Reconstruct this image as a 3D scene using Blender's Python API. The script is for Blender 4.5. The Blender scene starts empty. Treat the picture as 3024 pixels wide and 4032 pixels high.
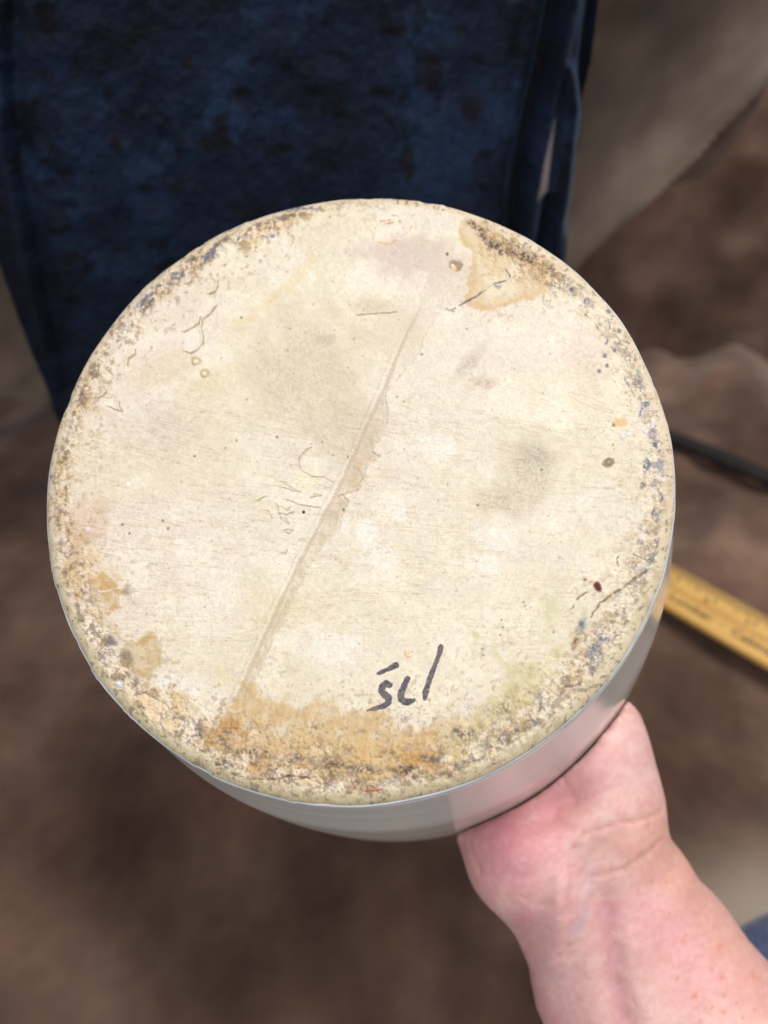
import bpy, bmesh, math, random
import numpy as np
from mathutils import Matrix, Vector

# ------------------------------------------------------------------ camera
scene = bpy.context.scene
COL = scene.collection
F, CX, CY = 2933.0, 1512.0, 2016.0          # pinhole of a 26 mm-equivalent phone lens, in photo pixels
down_c = Vector((0.0368, -1.0897, -1.0)).normalized()   # straight down, seen in camera axes
up_c = -down_c
fwd_c = Vector((0, 0, -1)); fwd_c = (fwd_c - up_c * fwd_c.dot(up_c)).normalized()
right_c = fwd_c.cross(up_c)
R_wc = Matrix((right_c, fwd_c, up_c))        # rows: world axes in camera coords -> maps camera to world
CAM_H = 0.368
M = R_wc.to_4x4(); M.translation = Vector((0, 0, CAM_H))
cam_data = bpy.data.cameras.new('camera')
cam = bpy.data.objects.new('camera', cam_data); COL.objects.link(cam)
cam.matrix_world = M
cam_data.sensor_fit = 'VERTICAL'; cam_data.sensor_height = 36.0; cam_data.sensor_width = 27.0
cam_data.lens = F / 4032 * 36.0
cam_data.clip_start = 0.01; cam_data.clip_end = 20
cam_data.dof.use_dof = True; cam_data.dof.focus_distance = 0.205; cam_data.dof.aperture_fstop = 6.8
scene.camera = cam
scene.render.resolution_x = 768; scene.render.resolution_y = 1024

# ------------------------------------------------------------------ world, lamps, exposure
world = bpy.data.worlds.new('World'); scene.world = world; world.use_nodes = True
bg = world.node_tree.nodes['Background']
bg.inputs[0].default_value = (0.97, 0.97, 1.0, 1); bg.inputs[1].default_value = 0.33
def area(name, loc, target, sx, sy, power, color):
    d = bpy.data.lights.new(name, 'AREA'); d.shape = 'RECTANGLE'; d.size = sx; d.size_y = sy
    d.energy = power; d.color = color
    o = bpy.data.objects.new(name, d); COL.objects.link(o); o.location = loc
    o.rotation_euler = (Vector(target) - Vector(loc)).to_track_quat('-Z', 'Y').to_euler()
    return o
area('ceiling_light', (0.75, 0.35, 1.75), (0, 0.2, 0.1), 0.45, 1.1, 31, (1.0, 0.965, 0.925))
area('front_fill', (-0.5, -1.15, 1.25), (0, 0.1, 0.15), 1.0, 0.5, 15, (0.95, 0.97, 1.0))  # unseen fill, added in front to brighten the shaded glaze wall
scene.view_settings.view_transform = 'Standard'; scene.view_settings.look = 'None'
scene.view_settings.exposure = 0.0; scene.view_settings.gamma = 1.0

# ------------------------------------------------------------------ helpers
def lin(c):
    c = np.asarray(c, float) / 255.0
    return np.where(c <= 0.04045, c / 12.92, ((c + 0.055) / 1.055) ** 2.4)
def ray(px, py): return R_wc @ Vector(((px - CX) / F, (CY - py) / F, -1.0))
def on_z(px, py, z):
    d = ray(px, py); t = (z - CAM_H) / d.z; return Vector((d.x * t, d.y * t, z))
def on_y(px, py, Y):
    d = ray(px, py); t = Y / d.y; return Vector((d.x * t, Y, CAM_H + d.z * t))
RW = np.array(R_wc)
def project(P):                               # world metres -> photo pixels
    q = (P - np.array([0, 0, CAM_H])) @ RW    # rows of RW are world axes in cam coords
    return CX + F * q[:, 0] / -q[:, 2], CY - F * q[:, 1] / -q[:, 2]
def hsh(ix, iy, seed):
    h = (ix.astype(np.int64) * 374761393 + iy.astype(np.int64) * 668265263 + seed * 1442695041) & 0xffffffff
    h = ((h ^ (h >> 13)) * 1274126177) & 0xffffffff
    h = (h ^ (h >> 16)) & 0xffffffff
    return h / 4294967295.0
def vnoise(x, y, seed=0):
    ix = np.floor(x); iy = np.floor(y); fx = x - ix; fy = y - iy
    fx = fx * fx * (3 - 2 * fx); fy = fy * fy * (3 - 2 * fy)
    ix = ix.astype(np.int64); iy = iy.astype(np.int64)
    a = hsh(ix, iy, seed); b = hsh(ix + 1, iy, seed); c = hsh(ix, iy + 1, seed); d = hsh(ix + 1, iy + 1, seed)
    return (a * (1 - fx) + b * fx) * (1 - fy) + (c * (1 - fx) + d * fx) * fy
def fbm(x, y, scale, octv=4, seed=0, gain=0.55):
    s = 0; amp = 1; tot = 0; x = x / scale; y = y / scale
    for o in range(octv):
        s = s + amp * vnoise(x, y, seed + 17 * o); tot += amp; amp *= gain
        x, y = (x * 0.8 - y * 0.6) * 2.03 + 11.3, (x * 0.6 + y * 0.8) * 2.03 + 4.7
    return s / tot
def sm(a, b, x):
    t = np.clip((x - a) / (b - a), 0, 1); return t * t * (3 - 2 * t)
def seg_dist(X, Y, pts, want_t=False):
    best = np.full(X.shape, 1e9); bt = np.zeros(X.shape); n = len(pts) - 1
    for i in range(n):
        (x0, y0), (x1, y1) = pts[i], pts[i + 1]
        dx, dy = x1 - x0, y1 - y0; L = dx * dx + dy * dy + 1e-9
        t = np.clip(((X - x0) * dx + (Y - y0) * dy) / L, 0, 1)
        d = np.hypot(X - x0 - t * dx, Y - y0 - t * dy)
        k = d < best; best[k] = d[k]; bt[k] = (i + t[k]) / n
    return (best, bt) if want_t else best
def poly_sd(X, Y, pts):                       # >0 inside
    inside = np.zeros(X.shape, bool); n = len(pts)
    for i in range(n):
        (x0, y0), (x1, y1) = pts[i], pts[(i + 1) % n]
        if y0 == y1: continue
        c = ((y0 > Y) != (y1 > Y)) & (X < (x1 - x0) * (Y - y0) / (y1 - y0) + x0)
        inside ^= c
    d = seg_dist(X, Y, list(pts) + [pts[0]])
    return np.where(inside, d, -d)

def mesh_obj(name, verts, faces, mat=None, parent=None, smooth=True):
    me = bpy.data.meshes.new(name)
    verts = np.asarray(verts, np.float32)
    if isinstance(faces, np.ndarray):
        k = faces.shape[1]
        me.vertices.add(len(verts)); me.vertices.foreach_set('co', verts.ravel())
        me.loops.add(faces.size); me.loops.foreach_set('vertex_index', faces.ravel().astype(np.int32))
        me.polygons.add(len(faces)); me.polygons.foreach_set('loop_start', np.arange(0, faces.size, k, dtype=np.int32))
        me.update(calc_edges=True)
    else:
        me.from_pydata([tuple(v) for v in verts], [], faces); me.update()
    me.polygons.foreach_set('use_smooth', np.full(len(me.polygons), smooth))
    o = bpy.data.objects.new(name, me); COL.objects.link(o)
    if mat: me.materials.append(mat)
    if parent: o.parent = parent
    return o
def grid_faces(nu, nv, wrap=False):
    i = np.arange(nu - 1)[:, None] * nv
    if wrap:
        j = np.arange(nv)[None]; j2 = (j + 1) % nv
    else:
        j = np.arange(nv - 1)[None]; j2 = j + 1
    return np.stack([i + j, i + nv + j, i + nv + j2, i + j2], -1).reshape(-1, 4)
def set_color(me, rgb, name='tone'):
    a = me.color_attributes.new(name, 'FLOAT_COLOR', 'POINT')
    c = np.ones((len(rgb), 4), np.float32); c[:, :3] = rgb
    a.data.foreach_set('color', c.ravel())
def empty(name, mat4, label, cat, group=None):
    o = bpy.data.objects.new(name, None); COL.objects.link(o); o.matrix_world = mat4
    o.empty_display_size = 0.02; o['label'] = label; o['category'] = cat
    if group: o['group'] = group
    return o
def tag(o, label, cat): o['label'] = label; o['category'] = cat; return o

class Mat:
    def __init__(s, name, **kw):
        s.m = bpy.data.materials.new(name); s.m.use_nodes = True; s.t = s.m.node_tree
        s.b = s.t.nodes['Principled BSDF']
        for k, v in kw.items():
            s.b.inputs[k.replace('_', ' ')].default_value = v
    def n(s, typ, **kw):
        nd = s.t.nodes.new(typ)
        for k, v in kw.items():
            if hasattr(nd, k): setattr(nd, k, v)
            else: nd.inputs[k.replace('_', ' ')].default_value = v
        return nd
    def l(s, a, b): s.t.links.new(a, b)
    def noise(s, scale, detail=4, rough=0.55, vec=None):
        nd = s.n('ShaderNodeTexNoise'); nd.inputs['Scale'].default_value = scale
        nd.inputs['Detail'].default_value = detail; nd.inputs['Roughness'].default_value = rough
        if vec is None:
            tc = s.n('ShaderNodeTexCoord'); vec = tc.outputs['Object']
        s.l(vec, nd.inputs['Vector']); return nd.outputs['Fac']
    def ramp(s, fac, stops):
        r = s.n('ShaderNodeValToRGB'); e = r.color_ramp.elements
        e[0].position = stops[0][0]; e[0].color = (*stops[0][1], 1)
        e[1].position = stops[-1][0]; e[1].color = (*stops[-1][1], 1)
        for p, c in stops[1:-1]:
            q = e.new(p); q.color = (*c, 1)
        s.l(fac, r.inputs[0]); return r.outputs['Color']
    def mix(s, fac, a, b, mode='MIX'):
        x = s.n('ShaderNodeMix'); x.data_type = 'RGBA'; x.blend_type = mode
        for sock, v in ((x.inputs[0], fac), (x.inputs[6], a), (x.inputs[7], b)):
            if hasattr(v, 'links'): s.l(v, sock)
            elif isinstance(v, (int, float)): sock.default_value = v
            else: sock.default_value = (*v, 1)
        return x.outputs[2]
    def bump(s, h, strength, dist):
        b = s.n('ShaderNodeBump'); b.inputs['Strength'].default_value = strength; b.inputs['Distance'].default_value = dist
        s.l(h, b.inputs['Height']); s.l(b.outputs[0], s.b.inputs['Normal'])
    def attr(s, name='tone'):
        a = s.n('ShaderNodeAttribute'); a.attribute_name = name; return a.outputs['Color']
    def base(s, c): s.l(c, s.b.inputs['Base Color'])

# ------------------------------------------------------------------ suede cloth materials
def suede(name, dark, mid, light, scale=9.0, pale_patch=False):
    m = Mat(name, Roughness=0.95, Specular_IOR_Level=0.15, Sheen_Weight=0.25, Sheen_Roughness=0.5)
    m.b.inputs['Sheen Tint'].default_value = (0.8, 0.7, 0.65, 1)
    n1 = m.noise(scale, 5, 0.6); c = m.ramp(n1, [(0.3, lin(dark)), (0.5, lin(mid)), (0.72, lin(light))])
    n3 = m.noise(scale * 1.7, 3, 0.5); c = m.mix(0.8, c, m.ramp(n3, [(0.36, (0.62, 0.58, 0.56)), (0.5, (1, 1, 1)), (0.66, (1.5, 1.45, 1.4))]), 'MULTIPLY')
    n2 = m.noise(scale * 4.3, 3, 0.6); c = m.mix(0.35, c, m.ramp(n2, [(0.3, (0.35, 0.32, 0.3)), (0.7, (1, 1, 1))]), 'MULTIPLY')
    if pale_patch: c = m.mix(m.attr('pale_patch'), c, lin((168, 156, 142)))
    m.base(c); m.bump(m.noise(900, 2), 0.4, 0.0006)
    return m.m
M_TABLE = suede('brown_suede', (72, 51, 41), (99, 77, 65), (127, 103, 89), 8, True)
M_SWAG = suede('taupe_suede', (98, 82, 70), (120, 105, 93), (142, 129, 116), 6)

# ------------------------------------------------------------------ table cloth (setting)
def table_z(x, y):
    z = 0.006 * (fbm(x * 1000, y * 1000, 140, 3, 5) - 0.5) * 2
    # creases running away to the upper right, stronger beyond the riser
    u = x * 0.82 - y * 0.57
    far = sm(0.28, 0.55, y)
    z = z + (0.004 + 0.022 * far) * (fbm(u * 1000, (x * .57 + y * .82) * 300, 75, 3, 9) - 0.45)
    z = z + far * 0.012 * np.exp(-((u - 0.02) / 0.018) ** 2)
    rt = sm(0.02, 0.2, x) * sm(0.12, 0.3, y)
    z = z + rt * 0.055 * (fbm(u * 1000 + 300, (x * .57 + y * .82) * 480, 85, 3, 29) - .5) * sm(.25, .42, y) + rt * .02 * (fbm(u * 1000 + 300, (x * .57 + y * .82) * 480, 85, 3, 29) - .5)
    yq = y + .16 * (fbm(x * 1000, y * 1000, 130, 3, 37) - .5)
    z = z - 0.42 * sm(0.60, 0.78, yq) * sm(1.05, 0.95, y)  # hollow put in so the gap under the hanging cloth goes dark
    up = np.clip(y - 0.98, 0, None)
    return z + 0.9 * up ** 1.3 + up * 0.1
nx, ny = 420, 360
gx = np.linspace(-1.0, 1.1, nx); gy = np.linspace(-0.55, 1.45, ny)
GX, GY = np.meshgrid(gx, gy, indexing='ij')
V = np.stack([GX, GY, table_z(GX, GY)], -1).reshape(-1, 3)
tbl = mesh_obj('table_cloth', V, grid_faces(nx, ny)[:, ::-1].copy(), M_TABLE); tbl['kind'] = 'structure'
fp = on_z(3060, 3640, 0); fq = on_z(2960, 3400, 0)
fd = np.exp(-(((V[:, 0] - fp.x) / .045) ** 2 + ((V[:, 1] - fp.y) / .028) ** 2)); set_color(tbl.data, np.repeat(np.clip(fd, 0, 1)[:, None] * .9, 3, 1), 'pale_patch')  # one patch near the forearm blends to a paler tone
# ensure normals up
# hanging swag of paler cloth behind the riser
YS = 0.60
edge = [(-1500, 1440), (-400, 1430), (100, 1445), (300, 1500), (900, 1500), (1800, 1250), (2130, 1010), (2230, 880), (2330, 775), (2450, 715), (2620, 690),
        (2730, 655), (2850, 530), (2960, 330), (3030, 100), (3090, -100), (3300, -500), (3700, -900)]
ew = [on_y(px, py, YS) for px, py in edge]
ex = np.array([p.x for p in ew]); ez = np.array([p.z for p in ew])
sx = np.linspace(ex[0], ex[-1], 620); sb = np.interp(sx, ex, ez)
k = np.ones(7) / 7; sb = np.convolve(np.pad(sb, 3, 'edge'), k, 'valid')
tt = np.linspace(0, 1, 130)
SXX, T = np.meshgrid(sx, tt, indexing='ij'); SB = np.repeat(sb[:, None], 130, 1)
SZ = SB + T ** 1.2 * (0.95 - np.minimum(SB, .9))
px_, py_ = project(np.stack([SXX.ravel(), np.full(SXX.size, YS), SZ.ravel()], 1))
r1 = seg_dist(px_, py_, [(2150, 930), (2330, 760), (2600, 480), (2880, 180), (3080, -60), (3500, -500)])
sgn = (px_ - 2330) * (-560) - (py_ - 760) * 520      # side of the crease
side = -((px_ - 2330) * 0.73 + (py_ - 760) * 0.68)   # >0 up-left
yy = YS - 0.03 - 0.05 * np.exp(-(r1 / 38) ** 2) + 0.13 * sm(0, 240, side) - 0.15 * sm(260, 1100, side) + 0.018 * (fbm(px_ * .7 + py_ * .7, (py_ - px_) * .25, 190, 3, 3) - .5)
yy = yy + 0.008 * np.exp(-((SZ.ravel() - SB.ravel()) / 0.006) ** 2) * np.clip((px_ - 1800) / 400, 0, 1)
V = np.stack([SXX.ravel(), yy, SZ.ravel()], 1)
sw = mesh_obj('hanging_cloth', V, grid_faces(620, 130), M_SWAG)
sol = sw.modifiers.new('thick', 'SOLIDIFY'); sol.thickness = 0.002
sw['kind'] = 'structure'

# ------------------------------------------------------------------ flat dark strip laid on the cloth, right
M_STRIP = Mat('dark_band', Roughness=1.0, Specular_IOR_Level=0.05); M_STRIP.base(M_STRIP.ramp(M_STRIP.noise(300, 3), [(0.3, lin((34, 32, 32))), (0.7, lin((50, 48, 48)))]))
def ribbon(name, a, b, width, thick, mat, lift):
    a = Vector(a); b = Vector(b); d = (b - a); n = 60; s = Vector((-d.y, d.x, 0)).normalized()
    vs = []; q_ = np.array([tuple(a + d * i / n) for i in range(n + 1)]); z0 = table_z(q_[:, 0], q_[:, 1])
    ft = np.polyval(np.polyfit(np.arange(n + 1), z0, 2), np.arange(n + 1)); zz = ft + (z0 - ft).max() * .75
    for i in range(n + 1):
        p = a + d * i / n; z = float(zz[i]) + lift
        for w, h in ((-1, 0), (-.92, 1), (-.4, 1.12), (.4, 1.12), (.92, 1), (1, 0)):
            q = p + s * w * width / 2; vs.append((q.x, q.y, z + h * thick))
    fs = []
    for i in range(n):
        for j in range(5):
            k0 = i * 6 + j; fs.append((k0, k0 + 6, k0 + 7, k0 + 1))
        fs.append((i * 6 + 5, i * 6 + 11, i * 6 + 6, i * 6))
    fs += [tuple(range(6)), tuple(range(n * 6 + 5, n * 6 - 1, -1))]
    return mesh_obj(name, vs, fs, mat, smooth=False)
a = on_z(2450, 1680, 0.0); b = on_z(3300, 2088, 0.0)
tag(ribbon('band', a, b, 0.0135, 0.004, M_STRIP.m, 0.0), 'narrow black strap lying diagonally on the brown cloth above the ruler', 'band')

# ------------------------------------------------------------------ yellow wooden ruler
A = on_z(2640, 2315, 0.012); B = on_z(3010, 2524, 0.012)
ax = (B - A).normalized(); ay = Vector((-ax.y, ax.x, 0)); az = Vector((0, 0, 1))
RM = Matrix((ax, ay, az)).transposed().to_4x4(); RM.translation = A
rul = empty('wooden_ruler', RM, 'yellow varnished wooden ruler with black inch marks on brown cloth, half hidden by the crock', 'ruler')
M_RUL = Mat('yellow_varnished_wood', Roughness=0.42, Coat_Weight=0.3)
tc = M_RUL.n('ShaderNodeTexCoord'); mp = M_RUL.n('ShaderNodeMapping'); mp.inputs['Scale'].default_value = (1, 14, 14)
M_RUL.l(tc.outputs['Object'], mp.inputs[0])
c = M_RUL.ramp(M_RUL.noise(40, 4, 0.6, mp.outputs[0]), [(0.3, lin((188, 144, 72))), (0.55, lin((206, 162, 86))), (0.8, lin((218, 180, 110)))])
M_RUL.base(c)
M_INK = Mat('ruler_print', Roughness=0.6); M_INK.base(M_INK.ramp(M_INK.noise(700, 2), [(0.35, lin((26, 22, 14))), (0.65, lin((48, 40, 24)))]))
M_BAND = Mat('ruler_brown_band', Roughness=0.5); M_BAND.base(M_BAND.ramp(M_BAND.noise(250, 2), [(0.3, lin((170, 126, 62))), (0.7, lin((184, 140, 74)))]))
W = 0.0345; L0, L1 = -0.09, 0.32; Tk = 0.0042
bm = bmesh.new(); bmesh.ops.create_cube(bm, size=1)
bmesh.ops.scale(bm, vec=(L1 - L0, W, Tk), verts=bm.verts); bmesh.ops.translate(bm, vec=((L0 + L1) / 2, 0, 0), verts=bm.verts)
bmesh.ops.bevel(bm, geom=bm.edges[:], offset=0.0007, segments=2, affect='EDGES')
me = bpy.data.meshes.new('stick'); bm.to_mesh(me); bm.free(); me.materials.append(M_RUL.m)
o = bpy.data.objects.new('stick', me); COL.objects.link(o); o.parent = rul
zt = Tk / 2 + 0.00012
vs, fs = [], []
def quad(x0, x1, y0, y1, z=zt):
    k = len(vs); vs.extend([(x0, y0, z), (x1, y0, z), (x1, y1, z), (x0, y1, z)]); fs.append((k, k + 1, k + 2, k + 3))
step = 0.0254 / 16; yt = W / 2 - 0.0012
for i in range(int(L0 / step) + 1, int(L1 / step) - 1):
    ln = {0: 0.0125, 8: 0.0095, 4: 0.0078, 12: 0.0078}.get(i % 16, 0.0062 if i % 2 == 0 else 0.0046)
    quad(i * step, i * step + 0.00075, yt - ln, yt)
tk = mesh_obj('tick_marks', vs, fs, M_INK.m, rul, False); tk['kind'] = 'stuff'
vs, fs = [], []
quad(L0 + .001, L1 - .001, -0.0025, 0.0008, zt - 0.00005)
mesh_obj('printed_band', vs, fs, M_BAND.m, rul, False)
def text(name, body, size, x, y, parent, mat, z):
    cu = bpy.data.curves.new(name, 'FONT'); cu.body = body; cu.size = size; cu.offset = size * 0.012
    to = bpy.data.objects.new(name, cu); COL.objects.link(to)
    dg = bpy.context.evaluated_depsgraph_get(); me = bpy.data.meshes.new_from_object(to.evaluated_get(dg))
    bpy.data.objects.remove(to); me.materials.clear(); me.materials.append(mat)
    o = bpy.data.objects.new(name, me); COL.objects.link(o); o.parent = parent; o.location = (x, y, z); return o
for i in range(0, 12):
    x = i * 0.0254 + 0.0022
    if x < L1 - 0.01: text('numeral', str(i + 5), 0.0062, x - 0.0075, -0.0003 + 0.0022, rul, M_INK.m, zt)
text('lettering', 'Lumber  ·  Cabinets', 0.0088, 0.0035, -0.0105, rul, M_INK.m, zt)
text('lettering', '·', 0.010, -0.006, -0.0100, rul, M_INK.m, zt)

# ------------------------------------------------------------------ folded navy cloth, bottom right corner
M_NAVY = Mat('navy_cotton', Roughness=0.9, Sheen_Weight=0.3); M_NAVY.base(M_NAVY.ramp(M_NAVY.noise(500, 3), [(0.3, lin((58, 68, 100))), (0.7, lin((80, 90, 122)))]))
p0 = on_z(2860, 3790, 0.02); p1 = on_z(3120, 3640, 0.02); dx = (p1 - p0).normalized(); dy = Vector((dx.y, -dx.x, 0))
NM = Matrix((dx, -dy, Vector((0, 0, 1)))).transposed().to_4x4(); NM.translation = p0 + Vector((0, 0, -0.012))
vs = []; fs = []
n1, n2 = 40, 30
prof = [(0, -0.010), (-.004, -0.004), (-.0045, 0.003), (0, 0.008)] + [(0.006 + 0.2 * (i / (n2 - 5)), 0.009 + 0.003 * math.sin(i * .9)) for i in range(n2 - 4)]
for i in range(n1):
    x = -0.03 + 0.25 * i / (n1 - 1)
    for (y, z) in prof: vs.append((x, -y + 0.002 * math.sin(x * 70), z + 0.002 * math.sin(x * 45 + y * 20)))
nv = mesh_obj('folded_cloth', np.array(vs), grid_faces(n1, n2), M_NAVY.m); nv.matrix_world = NM
so = nv.modifiers.new('thick', 'SOLIDIFY'); so.thickness = 0.003
tag(nv, 'dark blue folded cloth at the bottom right corner beside the forearm', 'cloth')

# ------------------------------------------------------------------ riser covered with dark blue crushed velvet
YB = 0.372
xl = (on_y(0, 1000, YB).x + on_y(250, 1650, YB).x) / 2; xr = (on_y(2345, 0, YB).x + on_y(2205, 1050, YB).x) / 2
BH = 0.46; BD = 0.16
ris = empty('velvet_riser', Matrix.Translation(((xl + xr) / 2, YB + BD / 2, 0)), 'tall display riser draped in dark blue crushed velvet behind the crock', 'display riser')
def to_local(V, root):
    inv = np.array(root.matrix_world.inverted()); return V @ inv[:3, :3].T + inv[:3, 3]
M_VEL = Mat('crushed_velvet', Roughness=0.75, Specular_IOR_Level=0.2, Sheen_Weight=0.35, Sheen_Roughness=0.3)
M_VEL.b.inputs['Sheen Tint'].default_value = (0.22, 0.36, 0.62, 1)
c = M_VEL.attr(); c = M_VEL.mix(0.6, c, M_VEL.ramp(M_VEL.noise(700, 3), [(0.25, (0.45, 0.45, 0.5)), (0.75, (1.35, 1.35, 1.3))]), 'MULTIPLY')
M_VEL.base(c); M_VEL.bump(M_VEL.noise(900, 3, 0.6), 0.3, 0.0006)
nvx, nvz = 560, 700
gx = np.linspace(0, 1, nvx); gz = np.linspace(0, BH, nvz)
UX, UZ = np.meshgrid(gx, gz, indexing='ij'); X = (xl + UX * (xr - xl)).ravel(); Z = UZ.ravel()
px_, py_ = project(np.stack([X, np.full(X.size, YB), Z], 1))
wob = 0.0022 * (fbm(py_, px_ * 0, 260, 2, 4) - .5) * sm(.97, 1, np.abs(UX.ravel() * 2 - 1))
wx = px_ + 40 * (fbm(px_, py_, 150, 3, 31) - .5); wy = py_ + 40 * (fbm(px_, py_, 150, 3, 47) - .5)
dep = np.zeros(X.size)
for pts, w, h in (([(2180, -300), (2172, 0), (2122, 250), (2062, 500), (2022, 720), (2000, 1100)], 34, 0.009),
                  ([(2330, -300), (2320, 0), (2290, 220), (2290, 400), (2260, 620), (2235, 900)], 26, 0.008),
                  ([(60, -200), (60, 300), (110, 700), (190, 1100), (260, 1500)], 45, 0.004),
                  ([(2150, 760), (2120, 900), (2080, 1050)], 22, 0.006)):
    dep += h * np.exp(-(seg_dist(px_, py_, pts) / w) ** 2)
for pts, w, h in (([(2262, -300), (2246, 0), (2205, 200), (2155, 450), (2095, 760), (2050, 1100)], 26, 0.005),
                  ([(2222, 240), (2262, 430), (2232, 700), (2195, 860), (2165, 1100)], 26, 0.006),
                  ([(2000, 0), (1960, 300), (1930, 700)], 45, 0.003), ([(20, 0), (30, 500), (120, 1000), (240, 1500)], 26, 0.004)):
    dep -= h * np.exp(-(seg_dist(px_, py_, pts) / w) ** 2)
crush = fbm(wx, wy, 95, 5, 71, 0.6)
dep += 0.0030 * (crush - .5) + 0.0005 * (fbm(wx, wy * 1.4, 26, 3, 77) - .5)
Yv = YB - 0.006 + dep
Vv = np.stack([X + wob, Yv, Z], 1)
fc = grid_faces(nvx, nvz)
slit = poly_sd(px_, py_, [(2215, 245), (2221, 300), (2205, 450), (2190, 600), (2174, 735), (2140, 752), (2102, 768), (2130, 620), (2165, 460), (2195, 330)]) > 0
fc = fc[~slit[fc].any(1)]
# colour: mottled nap, with shade painted into the pleats and lower part
n1 = fbm(wx, wy, 150, 4, 101); n2 = fbm(wx, wy, 60, 4, 131, .65); n3 = fbm(px_, py_, 22, 3, 151, .6)
blue = lin((32, 54, 88)); teal = lin((38, 68, 98)); blk = lin((6, 7, 14)); pur = lin((34, 26, 52)); wine = lin((42, 18, 34))
cc = np.tile(blue, (X.size, 1))
def lay(cc, c, m): return cc + (np.asarray(c) - cc) * m[:, None]
cc = lay(cc, teal, sm(.5, .68, n2) * .6); cc = lay(cc, teal * 1.3, sm(.55, .78, fbm(px_ * 1.2, py_, 34, 4, 161, .65)) * .3)
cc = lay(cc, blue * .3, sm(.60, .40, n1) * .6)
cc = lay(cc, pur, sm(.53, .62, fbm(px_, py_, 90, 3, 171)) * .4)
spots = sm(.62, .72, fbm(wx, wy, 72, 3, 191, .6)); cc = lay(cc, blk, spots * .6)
for (sx_, sy_, ra, rb) in [(860, 540, 70, 45), (890, 470, 40, 45), (530, 140, 25, 22), (370, 195, 10, 10), (960, 350, 45, 28), (465, 560, 25, 40), (1000, 230, 28, 24), (1500, 350, 60, 30), (1340, 430, 35, 30),
                           (740, 230, 25, 28), (1110, 570, 60, 25), (1700, 260, 40, 90), (1850, 420, 40, 60), (1560, 120, 50, 30), (200, 60, 40, 80), (1600, 640, 40, 70), (120, 480, 60, 110)]:
    d = np.hypot((wx - sx_) / ra, (wy - sy_) / rb) + .5 * (n3 - .5); cc = lay(cc, wine * .35 if ra < 60 else blk, sm(1.15, .6, d) * .8)
cc = lay(cc, pur * 1.6, np.exp(-(seg_dist(px_, py_, [(-10, 560), (40, 800), (110, 1150), (200, 1450)]) / 40) ** 2) * .5 * sm(.4, .6, n2))
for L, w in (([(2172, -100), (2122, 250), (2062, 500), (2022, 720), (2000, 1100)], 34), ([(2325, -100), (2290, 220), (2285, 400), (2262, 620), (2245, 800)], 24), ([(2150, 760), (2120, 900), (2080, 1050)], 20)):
    cc = lay(cc, blk * .6, np.exp(-(seg_dist(wx * .5 + px_ * .5, wy, L) / w) ** 2) * .85)  # pleat valleys blackened: fold shade painted into the velvet colour
cc = cc * ((0.24 + 0.36 * n3) * (.55 + .75 * sm(.35, .65, fbm(px_, py_, 420, 2, 211))) * (1.05 - .35 * sm(300, 1100, py_)))[:, None]  # last factor paints the shade behind the crock, darker downward
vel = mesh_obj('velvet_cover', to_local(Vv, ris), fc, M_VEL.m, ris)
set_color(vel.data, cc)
# sides and top of the cover (only seen from other places)
def slab(name, x0, x1, y0, y1, z0, z1, mat, parent, off, bev=0.003):
    bm = bmesh.new(); bmesh.ops.create_cube(bm, size=1)
    bmesh.ops.scale(bm, vec=(x1 - x0, y1 - y0, z1 - z0), verts=bm.verts)
    bmesh.ops.translate(bm, vec=((x0 + x1) / 2 - off[0], (y0 + y1) / 2 - off[1], (z0 + z1) / 2 - off[2]), verts=bm.verts)
    bmesh.ops.bevel(bm, geom=bm.edges[:], offset=bev, segments=2, affect='EDGES')
    me = bpy.data.meshes.new(name); bm.to_mesh(me); bm.free(); me.materials.append(mat)
    o = bpy.data.objects.new(name, me); COL.objects.link(o); o.parent = parent; return o
M_BOX = Mat('grey_card', Roughness=0.8); M_BOX.base(M_BOX.ramp(M_BOX.noise(60, 3), [(0.3, lin((170, 158, 160))), (0.7, lin((186, 175, 176)))]))
M_VEL2 = Mat('velvet_plain', Roughness=0.8, Sheen_Weight=0.5); M_VEL2.b.inputs['Sheen Tint'].default_value = (0.22, 0.36, 0.62, 1)
M_VEL2.base(M_VEL2.ramp(M_VEL2.noise(25, 5), [(0.35, lin((9, 10, 20))), (0.6, lin((30, 48, 80)))]))
offs = ris.location
slab('riser_box', xl + .006, xr - .008, YB + .012, YB + BD - .006, 0.004, BH - .006, M_BOX.m, ris, offs)
slab('velvet_side', xl + .0005, xl + .0045, YB + .004, YB + BD, 0.003, BH, M_VEL2.m, ris, offs, .001)
slab('velvet_side', xr - .0050, xr - .0010, YB + .016, YB + BD, 0.003, BH, M_VEL2.m, ris, offs, .001)
slab('velvet_top', xl + .001, xr - .001, YB + .002, YB + BD, BH - .002, BH + .002, M_VEL2.m, ris, offs, .001)

# ------------------------------------------------------------------ the crock, held upside down
fit = dict(c=(-9.6252, 11.7525, -213.2457), a=(0.0915, -0.2578, -1.0), sh=(0.0244, 0.0808))
RH = np.array([0, 6, 20, 40, 70, 110, 150.]); RR = np.array([90, 91.25, 94.3, 99.04, 103.3, 107.7, 98.5])
ac = Vector(fit['a']).normalized(); uc = Vector((1, 0, 0)); uc = (uc - ac * ac.dot(uc)).normalized(); vc = ac.cross(uc)
VC = Matrix((uc, -vc, -ac)).transposed().to_4x4(); VC.translation = Vector(fit['c'])
S = 0.001
VM_mm = VC
VM = M @ Matrix.Scale(S, 4) @ VC @ Matrix.Scale(1 / S, 4)
crock = empty('stoneware_crock', VM, 'pale grey glazed crock held bottom up, its bare cream base stained and marked in pen', 'crock')
def v_local_to_px(P):                       # P in vessel-local mm
    m = np.array(VC); q = P @ m[:3, :3].T + m[:3, 3]
    return CX + F * q[:, 0] / -q[:, 2], CY - F * q[:, 1] / -q[:, 2]
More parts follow.
